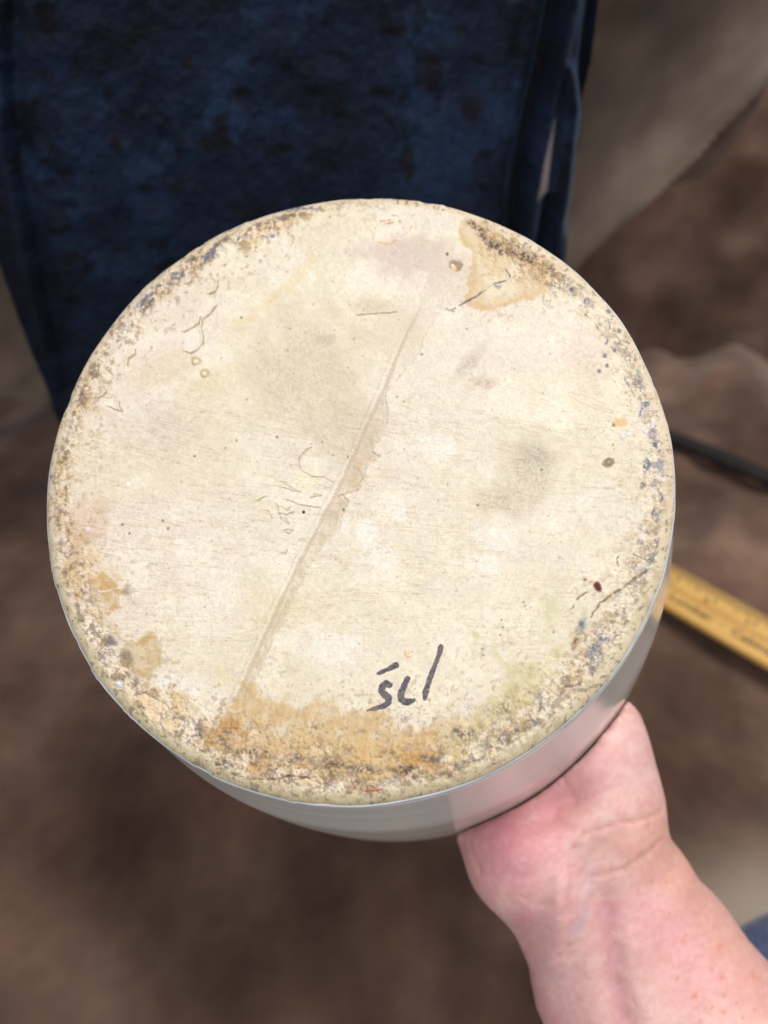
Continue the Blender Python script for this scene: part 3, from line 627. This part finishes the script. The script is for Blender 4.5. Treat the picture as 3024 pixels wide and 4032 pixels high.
bo = mesh_obj('bare_base', Vb, fcs, M_BISQ.m, crock)
alb = lin(np.clip(Cb, 0, 255)) * np.array([.88, .878, .88])
set_color(bo.data, alb)

# pen strokes on the base (thin ink film following the surface)
K = lambda L: [(1350 + x / 3.318, 2480 + y / 3.318) for x, y in L]
strokes = [
    (K([(1280, 222), (1265, 300), (1235, 380), (1200, 470), (1165, 560), (1135, 640), (1105, 740), (1080, 820), (1073, 895)]), [12, 11, 9.5, 10, 12, 11.5, 11.5, 14, 9]),
    (K([(845, 635), (815, 700), (780, 780), (758, 850), (765, 905), (810, 940), (870, 938), (930, 915)]), [12, 13, 14, 14, 15, 15, 14, 9]),
    (K([(615, 722), (570, 700), (522, 735), (505, 795), (545, 845), (595, 885), (602, 940), (560, 985), (470, 1012), (400, 1030), (325, 1052)]), [12, 14, 15, 14, 15, 15, 13, 12, 11, 9, 5]),
    (K([(695, 462), (640, 490), (590, 515), (530, 540), (465, 568)]), [14, 12, 9.5, 9, 8])]
M_PEN = Mat('black_marker_ink', Roughness=0.5); M_PEN.base(M_PEN.attr())
# local coordinates of photo pixels on the base plane
mVC = np.array(VC); iVC = np.linalg.inv(mVC)
def px_to_base(px, py):
    d = np.stack([(px - CX) / F, (CY - py) / F, -np.ones_like(px)], 1)
    o_ = iVC[:3, 3]; dl = d @ iVC[:3, :3].T; t = (ZB - o_[2]) / dl[:, 2]; return o_ + dl * t[:, None]
def surf_h(Xq, Yq):   # nearest height from the base grid (search in a small window)
    sel = np.where((X > Xq.min() - 1) & (X < Xq.max() + 1) & (Y > Yq.min() - 1) & (Y < Yq.max() + 1))[0]
    gx0, gy0 = X[sel], Y[sel]; hz = Vb[sel, 2] / S; st_ = 0.3
    key = {}; out = np.zeros(Xq.size)
    for a_, b_, h in zip((gx0 / st_).astype(int), (gy0 / st_).astype(int), hz):
        key[(a_, b_)] = max(h, key.get((a_, b_), -9))
    for i_, (a_, b_) in enumerate(zip((Xq / st_).astype(int), (Yq / st_).astype(int))):
        v = [key[(a_ + p, b_ + q)] for p in (-1, 0, 1) for q in (-1, 0, 1) if (a_ + p, b_ + q) in key]; out[i_] = max(v) if v else ZB
    return out
for sk, (pts, ws) in enumerate(strokes):
    p = np.array(pts); x0, y0 = p.min(0) - 22; x1, y1 = p.max(0) + 22; st_ = 2.2
    gx = np.arange(x0, x1, st_); gy = np.arange(y0, y1, st_); QX, QY = np.meshgrid(gx, gy, indexing='ij'); qx, qy = QX.ravel(), QY.ravel()
    d, t = seg_dist(qx + 3 * (fbm(qx, qy, 7, 2, 5) - .5), qy + 3 * (fbm(qx, qy, 7, 2, 9) - .5), pts, True)
    w = np.interp(t * (len(ws) - 1), np.arange(len(ws)), ws)
    inside = (w - d) > 0
    L_ = px_to_base(qx, qy); hz = surf_h(L_[:, 0], L_[:, 1])
    f = grid_faces(len(gx), len(gy)); f = f[inside[f].all(1)]
    used = np.unique(f); remap = np.full(qx.size, -1); remap[used] = np.arange(used.size)
    V3 = np.stack([L_[:, 0], L_[:, 1], hz + 0.09], 1)[used] * S
    so_ = mesh_obj('pen_stroke', V3, remap[f], M_PEN.m, crock)
    gr = fbm(qx, qy, 9, 3, 20, .7)[used]; gr2 = fbm(qx, qy, 4, 2, 25)[used]; tu = t[used]; du = (d / w)[used]
    c_ = np.tile(np.array([70., 70., 80.]), (used.size, 1))
    c_ += (np.array([128., 110., 102.]) - c_) * (sm(.45, .6, gr) * .7)[:, None]
    c_ += (np.array([190., 178., 160.]) - c_) * (sm(.62, .75, gr2) * .55)[:, None]
    c_ += (np.array([64., 64., 78.]) - c_) * (sm(.7, .95, du) * .4)[:, None]
    if sk == 2: c_ += (np.array([146., 116., 92.]) - c_) * (sm(.72, 1.0, tu) * .85)[:, None]
    if sk == 0: c_ += (np.array([124., 104., 100.]) - c_) * (sm(.5, .1, tu) * .55)[:, None]
    set_color(so_.data, lin(c_) * .80)

# glazed body: outer wall, rolled mouth, inside
NA = 360; th = np.linspace(0, 2 * np.pi, NA, endpoint=False)
def ring_pts(r, h, wob=0):
    rr_ = r + wob
    return np.stack([rr_ * np.cos(th) + fit['sh'][0] * h, rr_ * np.sin(th) - fit['sh'][1] * h, np.full(NA, -h)], 1)
def rprof(h): return np.interp(h, RH, RR)
hs = np.concatenate([[0.9, 1.3, 2.0], np.linspace(3, 150, 90)])
kk = np.array([rprof(h) for h in hs]); ksm = np.convolve(np.pad(kk, 6, 'edge'), np.hanning(13) / np.hanning(13).sum(), 'valid'); ksm[:6] = kk[:6]
prof = [(RB - .9, 0.6), (RB - .35, 0.75)] + [(r - (0.35 if h < 1.5 else 0), h) for r, h in zip(ksm, hs)]
prof += [(96.5, 153), (93.5, 156), (91.5, 159), (91.6, 163), (92.4, 166), (91.8, 168.5), (89.5, 169.6), (86.8, 168.6), (85.8, 165), (86.5, 159), (90, 152), (96, 140), (100.5, 110), (96, 70), (90, 30), (85, 12), (74, 8), (40, 7), (1, 7)]
rings = []
for r, h in prof:
    wob = 0.0
    if h > 3 and r > 88: wob = .05 * (fbm(np.cos(th) * 2 + 5, np.full(NA, h * .16), 1, 3, 400) - .5) * 2 + .15 * (fbm(np.cos(th) * 60, np.sin(th) * 60, 45, 2, 410) - .5)
    rings.append(ring_pts(r, h, wob))
Vw = np.concatenate(rings) * S
M_GLZ = Mat('pale_grey_glaze', Roughness=0.13, Specular_IOR_Level=0.65)
mp = M_GLZ.n('ShaderNodeMapping'); tc = M_GLZ.n('ShaderNodeTexCoord'); M_GLZ.l(tc.outputs['Object'], mp.inputs[0]); mp.inputs['Scale'].default_value = (1, 1, 5)
M_GLZ.base(M_GLZ.ramp(M_GLZ.noise(22, 4, 0.55, mp.outputs[0]), [(0.3, lin((224, 222, 213))), (0.7, lin((229, 227, 219)))]))
M_GLZ.bump(M_GLZ.noise(60, 2, 0.5, mp.outputs[0]), 0.02, 0.002)
wf = grid_faces(len(prof), NA, True)[:, ::-1].copy()
mesh_obj('glazed_body', Vw, wf, M_GLZ.m, crock)
# bead of glaze where the bare base ends
M_LIP = Mat('bluish_glaze_bead', Roughness=0.35); M_LIP.base(M_LIP.ramp(M_LIP.noise(160, 3), [(0.3, lin((168, 174, 184))), (0.7, lin((190, 194, 200)))]))
nl = 720; tl = np.linspace(0, 2 * np.pi, nl, endpoint=False); k1 = 10; vs = []
lw = .62 + .5 * (fbm(np.cos(tl) * 50, np.sin(tl) * 50, 12, 3, 500) - .45) + .25 * np.clip(np.sin(-tl), 0, 1)
dr = .5 * (fbm(np.cos(tl) * 80, np.sin(tl) * 80, 14, 3, 510) - .5)
for j in range(k1):
    p_ = 2 * math.pi * j / k1
    r = RB - .05 + lw * .62 * math.cos(p_) + dr * .3 + edge_wob(tl) * .9; z = 0.05 + lw * 1.05 * math.sin(p_)
    vs.append(np.stack([r * np.cos(tl), r * np.sin(tl), z + dr], 1))
Vl = np.concatenate(vs) * S
f = grid_faces(k1, nl, True); last = np.stack([(k1 - 1) * nl + np.arange(nl), np.arange(nl), (np.arange(nl) + 1) % nl, (k1 - 1) * nl + (np.arange(nl) + 1) % nl], 1)
mesh_obj('glaze_edge', Vl, np.concatenate([f, last]), M_LIP.m, crock)

# ------------------------------------------------------------------ the hand and forearm (one continuous surface)
def cpt(px, py, depth): return np.array([(px - CX) / F * depth, (CY - py) / F * depth, -depth])   # camera mm
def v2c(P): return (np.array(VC) @ np.append(P, 1))[:3]
def around(phi_deg, h, extra):   # point outside the wall; phi measured in the picture sense (0 right, 90 down)
    r = float(rprof(h)) + extra; t = math.radians(phi_deg)
    return v2c(np.array([r * math.cos(t) + fit['sh'][0] * h, -r * math.sin(t) - fit['sh'][1] * h, -h]))
view = np.array([0, 0, 1.])
def section(Lp, Rp, near, thick):
    dep = near + thick; l_ = cpt(*Lp, dep); r_ = cpt(*Rp, dep); c = (l_ + r_) / 2; u = (r_ - l_) / 2; a_ = np.linalg.norm(u)
    u = u / a_; v = view - u * view.dot(u); v /= np.linalg.norm(v); return (c, u, v, a_, thick)
def psec(phi, h, ex, hw, th_):
    c = around(phi, h, ex); u = around(phi - 8, h, ex) - around(phi + 8, h, ex); u /= np.linalg.norm(u)
    v = c - around(phi, h, ex + 5); v -= u * v.dot(u); v /= np.linalg.norm(v); return (c, u, v, hw, th_)
arm = [section((2560, 5100), (3700, 4600), 190, 32), section((2260, 4330), (3150, 3970), 229, 31), section((2118, 3960), (2885, 3640), 240, 29),
       section((2045, 3695), (2718, 3435), 243, 26), section((1990, 3565), (2612, 3310), 245, 23), section((1945, 3475), (2525, 3210), 247, 21.5),
       section((1885, 3405), (2478, 3105), 251, 21), section((1822, 3335), (2462, 2990), 257, 20), section((1780, 3280), (2470, 2880), 266, 18)]
palm = [psec(58, 84, 18, 33, 15), psec(59, 98, 15.5, 31, 13.5), psec(59, 114, 13, 30, 11)]
caps = []
kn = [(47, 114, 10), (51.5, 117, 11.5), (60, 115, 11.5), (68, 110, 11)]
fl_ = [.93, 1.02, .96, .8]
for (phi, h, e), sc_ in zip(kn, fl_):
    p0 = around(phi, h - 10, e); p1 = around(phi - 1, h + 28 * sc_, 10.5); p2 = around(phi, h + 44 * sc_, 7.5 if h + 44 * sc_ < 150 else 9)
    d1 = p2 - p1; p3 = p2 + d1 * .8 + (around(phi, h, -20) - around(phi, h, 0)) * .08
    caps += [(p0, p1, 10.3 * (sc_ * .3 + .7), 9), (p1, p2, 9, 8.3), (p2, p3, 8.3, 7.2)]
t0 = cpt(2330, 3000, 285); t1 = around(44, 126, 8); t2 = around(39, 146, 7); t3 = around(34, 160, 6)
caps += [(t0, t1, 13, 11), (t1, t2, 11, 9.8), (t2, t3, 9.6, 8.2)]
balls = [(cpt(2345, 3040, 261), (14, 22, 16)), (cpt(2360, 2900, 270), (13, 19, 14)), (cpt(2045, 3310, 262), (14, 15, 14)), (cpt(2335, 3190, 264), (18, 13, 14))]
vx = 2.3
lo = np.array([-5., -250., -420.]); hi = np.array([215., -20., -222.])
lo[1] = min(c[1] for c, *_ in arm[1:]) - 60; hi[0] = max(c[0] for c, *_ in arm[1:]) + 60
pts_all = np.array([c for c, *_ in arm[1:] + palm] + [p for q in caps for p in q[:2]]); lo = np.minimum(lo, pts_all.min(0) - 26); hi = np.maximum(np.array([hi[0], -20., hi[2]]), pts_all.max(0) + 26)
dims = np.ceil((hi - lo) / vx).astype(int) + 1
g3 = np.stack(np.meshgrid(*[lo[i] + vx * np.arange(dims[i]) for i in range(3)], indexing='ij'), -1).astype(np.float32).reshape(-1, 3)
def ell(p, r):
    k0 = np.sqrt(((p / r) ** 2).sum(1)); k1 = np.sqrt(((p / (r * r)) ** 2).sum(1)) + 1e-6; return k0 * (k0 - 1) / k1
def chain(P_, secs):
    best = None
    for (c0, u0, v0, a0, b0), (c1, u1, v1, a1, b1) in zip(secs[:-1], secs[1:]):
        d = c1 - c0; L_ = np.linalg.norm(d); d = d / L_; rel = P_ - c0.astype(np.float32); tt_ = rel @ d.astype(np.float32)
        over = np.maximum(np.maximum(-tt_, tt_ - L_), 0); t = np.clip(tt_ / L_, 0, 1); t = t * t * (3 - 2 * t) * .4 + t * .6
        um = (u0 + u1) / 2; um -= d * um.dot(d); um /= np.linalg.norm(um); vm = np.cross(d, um)
        A_ = a0 + (a1 - a0) * t; B_ = b0 + (b1 - b0) * t
        x = rel @ um.astype(np.float32); y = rel @ vm.astype(np.float32)
        k0 = np.sqrt((x / A_) ** 2 + (y / B_) ** 2 + (over / B_) ** 2); k1 = np.sqrt((x / A_ ** 2) ** 2 + (y / B_ ** 2) ** 2 + (over / B_ ** 2) ** 2) + 1e-6
        e = k0 * (k0 - 1) / k1; best = e if best is None else smin(best, e, 4.)
    return best
def smin(a_, b_, k):
    h = np.maximum(k - np.abs(a_ - b_), 0) / k; return np.minimum(a_, b_) - h * h * k * .25
def cone(P_, a_, b_, ra, rb):
    d = (b_ - a_).astype(np.float32); rel = P_ - a_.astype(np.float32); t = np.clip(rel @ d / (d @ d), 0, 1)
    return np.sqrt(((rel - t[:, None] * d) ** 2).sum(1)) - (ra + (rb - ra) * t)
D = chain(g3, arm); D = smin(D, chain(g3, palm), 16.)
for c, r3 in balls: D = smin(D, ell(g3 - c.astype(np.float32), np.array(r3, np.float32)), 16.)
Df = None
for q in caps:
    e = cone(g3, *q); Df = e if Df is None else smin(Df, e, 2.)
D = smin(D, Df, 7.)
inv = np.linalg.inv(np.array(VC)); ql = g3 @ inv[:3, :3].T.astype(np.float32) + inv[:3, 3].astype(np.float32); h_ = -ql[:, 2]
wall_d = (np.interp(h_, RH, RR) + 0.05 - np.hypot(ql[:, 0] - fit['sh'][0] * h_, ql[:, 1] + fit['sh'][1] * h_)); wall_d = np.minimum(wall_d, np.minimum(h_ + 3, 171 - h_))
D = -smin(-D, -wall_d, 1.0)
D = D.reshape(dims)
# naive surface nets
s_ = D < 0; e_acc = np.zeros((*[k_ - 1 for k_ in dims], 3), np.float32); e_n = np.zeros([k_ - 1 for k_ in dims], np.float32)
cs = lambda A_, o: A_[o[0]:A_.shape[0] - 1 + o[0], o[1]:A_.shape[1] - 1 + o[1], o[2]:A_.shape[2] - 1 + o[2]]
corners = [(i, j, k_) for i in (0, 1) for j in (0, 1) for k_ in (0, 1)]
for c0 in corners:
    for ax3 in range(3):
        if c0[ax3]: continue
        c1 = list(c0); c1[ax3] = 1
        a_, b_ = cs(D, c0), cs(D, c1); cr = (a_ < 0) != (b_ < 0); t = np.where(cr, a_ / np.where(cr, a_ - b_, 1), 0)
        for m_ in range(3): e_acc[..., m_] += np.where(cr, c0[m_] + (t if m_ == ax3 else 0), 0)
        e_n += cr
act = e_n > 0; idx = np.full(act.shape, -1, np.int64); idx[act] = np.arange(act.sum())
cell = np.argwhere(act); PV = lo + vx * (cell + (e_acc[act] / e_n[act][:, None]))
quads = []
for ax3 in range(3):
    o1, o2 = (ax3 + 1) % 3, (ax3 + 2) % 3
    sl0 = [slice(None)] * 3; sl1 = [slice(None)] * 3; sl0[ax3] = slice(0, -1); sl1[ax3] = slice(1, None)
    cr = np.argwhere(s_[tuple(sl0)] != s_[tuple(sl1)])
    cr = cr[(cr[:, o1] > 0) & (cr[:, o2] > 0) & (cr[:, o1] < dims[o1] - 1) & (cr[:, o2] < dims[o2] - 1)]
    def gi(d1_, d2_):
        w_ = cr.copy(); w_[:, o1] -= d1_; w_[:, o2] -= d2_; return idx[w_[:, 0], w_[:, 1], w_[:, 2]]
    qd = np.stack([gi(1, 1), gi(0, 1), gi(0, 0), gi(1, 0)], 1); flip = ~s_[cr[:, 0], cr[:, 1], cr[:, 2]]; qd[flip] = qd[flip][:, ::-1]; quads.append(qd)
quads = np.concatenate(quads); quads = quads[(quads >= 0).all(1)]
us = np.unique(quads); rmp = np.full(len(PV), -1); rmp[us] = np.arange(len(us)); PV = PV[us]; quads = rmp[quads]
tmp = mesh_obj('arm_raw', PV, quads)
s1 = tmp.modifiers.new('s', 'SMOOTH'); s1.factor = 0.5; s1.iterations = 5
sb_ = tmp.modifiers.new('sub', 'SUBSURF'); sb_.levels = 1; sb_.render_levels = 1
dg = bpy.context.evaluated_depsgraph_get(); am = bpy.data.meshes.new_from_object(tmp.evaluated_get(dg))
bpy.data.objects.remove(tmp)
N_ = len(am.vertices); P = np.zeros(N_ * 3, np.float32); am.vertices.foreach_get('co', P); P = P.reshape(-1, 3).astype(float)
Nn = np.zeros(N_ * 3, np.float32); am.vertices.foreach_get('normal', Nn); Nn = Nn.reshape(-1, 3)
# keep the flesh off the wall: push vertices that dip into the crock out to its surface
inv = np.linalg.inv(np.array(VC)); q = P @ inv[:3, :3].T + inv[:3, 3]; h_ = -q[:, 2]
cx_ = fit['sh'][0] * h_; cy_ = -fit['sh'][1] * h_; ex_ = q[:, 0] - cx_; ey_ = q[:, 1] - cy_; rr_ = np.hypot(ex_, ey_); lim = np.interp(h_, RH, RR) + 0.4
kk = (rr_ < lim) & (h_ > -4) & (h_ < 172) & (rr_ > 40)
sc_ = np.where(kk, lim / np.maximum(rr_, 1), 1); q[:, 0] = cx_ + ex_ * sc_; q[:, 1] = cy_ + ey_ * sc_
mm = np.array(VC); P = q @ mm[:3, :3].T + mm[:3, 3]
ax_ = CX + F * P[:, 0] / -P[:, 2]; ay_ = CY - F * P[:, 1] / -P[:, 2]; facing = sm(.0, .4, Nn[:, 2])
K1 = lambda L: [(1700 + x / 1.253, 2500 + y / 1.253) for x, y in L]
disp = np.zeros(N_); C = np.tile(np.array([224., 184., 174.]), (N_, 1))
def paint(mask, col, k): 
    global C
    C += (np.asarray(col, float) - C) * np.clip(mask * k, 0, 1)[:, None]
w1 = fbm(ax_, ay_, 150, 3, 600); w2 = fbm(ax_, ay_, 50, 3, 610); w3 = fbm(ax_, ay_, 16, 3, 620)
def gb(L, w): return np.exp(-(seg_dist(ax_ + 20 * (w2 - .5), ay_ + 20 * (w2 - .5), K1(L)) / w) ** 2)
def bl(x, y, a_, b_, rot=0):
    t = math.radians(rot); x0, y0 = K1([(x, y)])[0]; ex = ax_ - x0; ey = ay_ - y0
    return np.exp(-(((ex * math.cos(t) + ey * math.sin(t)) / (a_ / 1.253)) ** 2 + ((-ex * math.sin(t) + ey * math.cos(t)) / (b_ / 1.253)) ** 2))
paint(sm(.4, .65, w1), (230, 188, 178), .6); paint(sm(.55, .35, w1), (222, 166, 166), .5)
paint(bl(450, 1050, 260, 230), (214, 146, 152), .85); paint(bl(300, 950, 200, 160), (196, 118, 130), .6); paint(bl(330, 1150, 60, 150, 20), (190, 120, 132), .4)
paint(bl(600, 800, 170, 100, -30), (184, 108, 118), .7); paint(bl(800, 700, 150, 110, -40), (206, 140, 150), .55)  # palm hollow reddened darker: form shading painted into the skin
paint(bl(1000, 600, 130, 220, -10), (226, 184, 184), .7); paint(bl(640, 1250, 120, 160), (232, 188, 188), .6); paint(bl(560, 850, 60, 50), (226, 150, 160), .5)
paint(gb([(1120, 950), (1200, 1150), (1350, 1400), (1500, 1600), (1659, 1800)], 90), (214, 158, 138), .75)
paint(bl(1150, 1130, 220, 120, 20), (222, 168, 150), .7); paint(bl(1000, 1000, 160, 60, -20), (226, 176, 160), .6)
paint(bl(1150, 1480, 260, 170, 40), (228, 164, 170), .7); paint(bl(1350, 1700, 220, 150), (232, 172, 172), .6)
paint(gb([(880, 1350), (885, 1500), (905, 1700), (960, 1920)], 50), (196, 136, 144), .75); paint(bl(650, 1700, 160, 200), (228, 184, 184), .6)  # forearm groove first, its shadow painted into the skin tone
paint(gb([(810, 1200), (780, 1290), (740, 1380), (700, 1450)], 26), (196, 176, 186), .6); paint(gb([(700, 1040), (760, 1100), (800, 1200)], 24), (206, 170, 170), .5)
paint(gb([(450, 1100), (420, 1300), (470, 1500), (500, 1750), (590, 1950)], 40), (206, 140, 148), .45)
paint(sm(.5, .62, w2), (214, 156, 150), .35); paint(sm(.5, .7, w3), (212, 150, 142), .25); paint(sm(.5, .3, w3), (236, 204, 196), .2)
# creases
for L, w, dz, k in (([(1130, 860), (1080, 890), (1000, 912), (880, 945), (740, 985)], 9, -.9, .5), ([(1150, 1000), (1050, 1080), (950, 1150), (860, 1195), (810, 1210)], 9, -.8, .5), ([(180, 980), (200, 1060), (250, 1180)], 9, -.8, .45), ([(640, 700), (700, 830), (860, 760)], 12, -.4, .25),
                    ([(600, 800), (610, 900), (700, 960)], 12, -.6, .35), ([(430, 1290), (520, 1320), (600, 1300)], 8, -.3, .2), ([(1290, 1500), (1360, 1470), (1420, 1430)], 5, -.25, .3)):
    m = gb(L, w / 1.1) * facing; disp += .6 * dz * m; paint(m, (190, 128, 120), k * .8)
disp += -2.0 * gb([(870, 1320), (880, 1500), (905, 1700), (960, 1920)], 60) * facing + 1.2 * gb([(640, 1200), (610, 1400), (600, 1600)], 45) * facing + .7 * gb([(780, 1280), (740, 1380), (690, 1500)], 14) * facing - .9 * gb([(700, 1050), (690, 1200), (660, 1350)], 22) * facing
disp += -4.5 * bl(620, 850, 190, 100, -30) * facing - 2.6 * bl(800, 1150, 90, 170, 15) * facing + 2.2 * bl(640, 1330, 70, 260, 8) * facing + 2.0 * bl(420, 1050, 160, 120) * facing
disp += .5 * (w2 - .5) + .18 * (w3 - .5)
rg = np.random.default_rng(8)
fr = [(1420, 1540, 14), (1430, 1690, 14), (1300, 1780, 13), (1440, 1860, 12), (1240, 1515, 9), (705, 1045, 14), (1180, 1810, 8), (1590, 1690, 10), (1530, 1890, 9), (1070, 930, 9), (1600, 1850, 8), (1210, 1700, 8), (640, 1560, 10)]
fr += [(rg.uniform(1050, 1700), rg.uniform(1200, 2100), rg.uniform(3, 7)) for _ in range(70)]
for (x, y, r) in fr:
    x0, y0 = K1([(x, y)])[0]; m = np.exp(-(((ax_ - x0) ** 2 + (ay_ - y0) ** 2) / (r / 1.1) ** 2)) * facing; paint(m, (200, 118, 92), .55)
P = P + Nn * disp[:, None]
am.vertices.foreach_set('co', (P * S).astype(np.float32).ravel()); am.update()
am.polygons.foreach_set('use_smooth', np.full(len(am.polygons), True)); am.materials.clear()
M_SKIN = Mat('skin', Roughness=0.5, Specular_IOR_Level=0.4, Subsurface_Weight=0.12, Subsurface_Scale=0.004)
M_SKIN.b.inputs['Subsurface Radius'].default_value = (1.0, 0.35, 0.2)
c = M_SKIN.attr(); M_SKIN.base(c)
vor = M_SKIN.n('ShaderNodeTexVoronoi'); vor.inputs['Scale'].default_value = 900; tc = M_SKIN.n('ShaderNodeTexCoord'); M_SKIN.l(tc.outputs['Object'], vor.inputs['Vector'])
M_SKIN.bump(vor.outputs['Distance'], 0.12, 0.0004)
am.materials.append(M_SKIN.m); am.name = 'person'
hand = bpy.data.objects.new('person', am); COL.objects.link(hand); hand.matrix_world = M
set_color(am, lin(np.clip(C, 0, 255)) * .92)
tag(hand, 'bare right hand and freckled forearm holding the crock from below, bottom right', 'person')
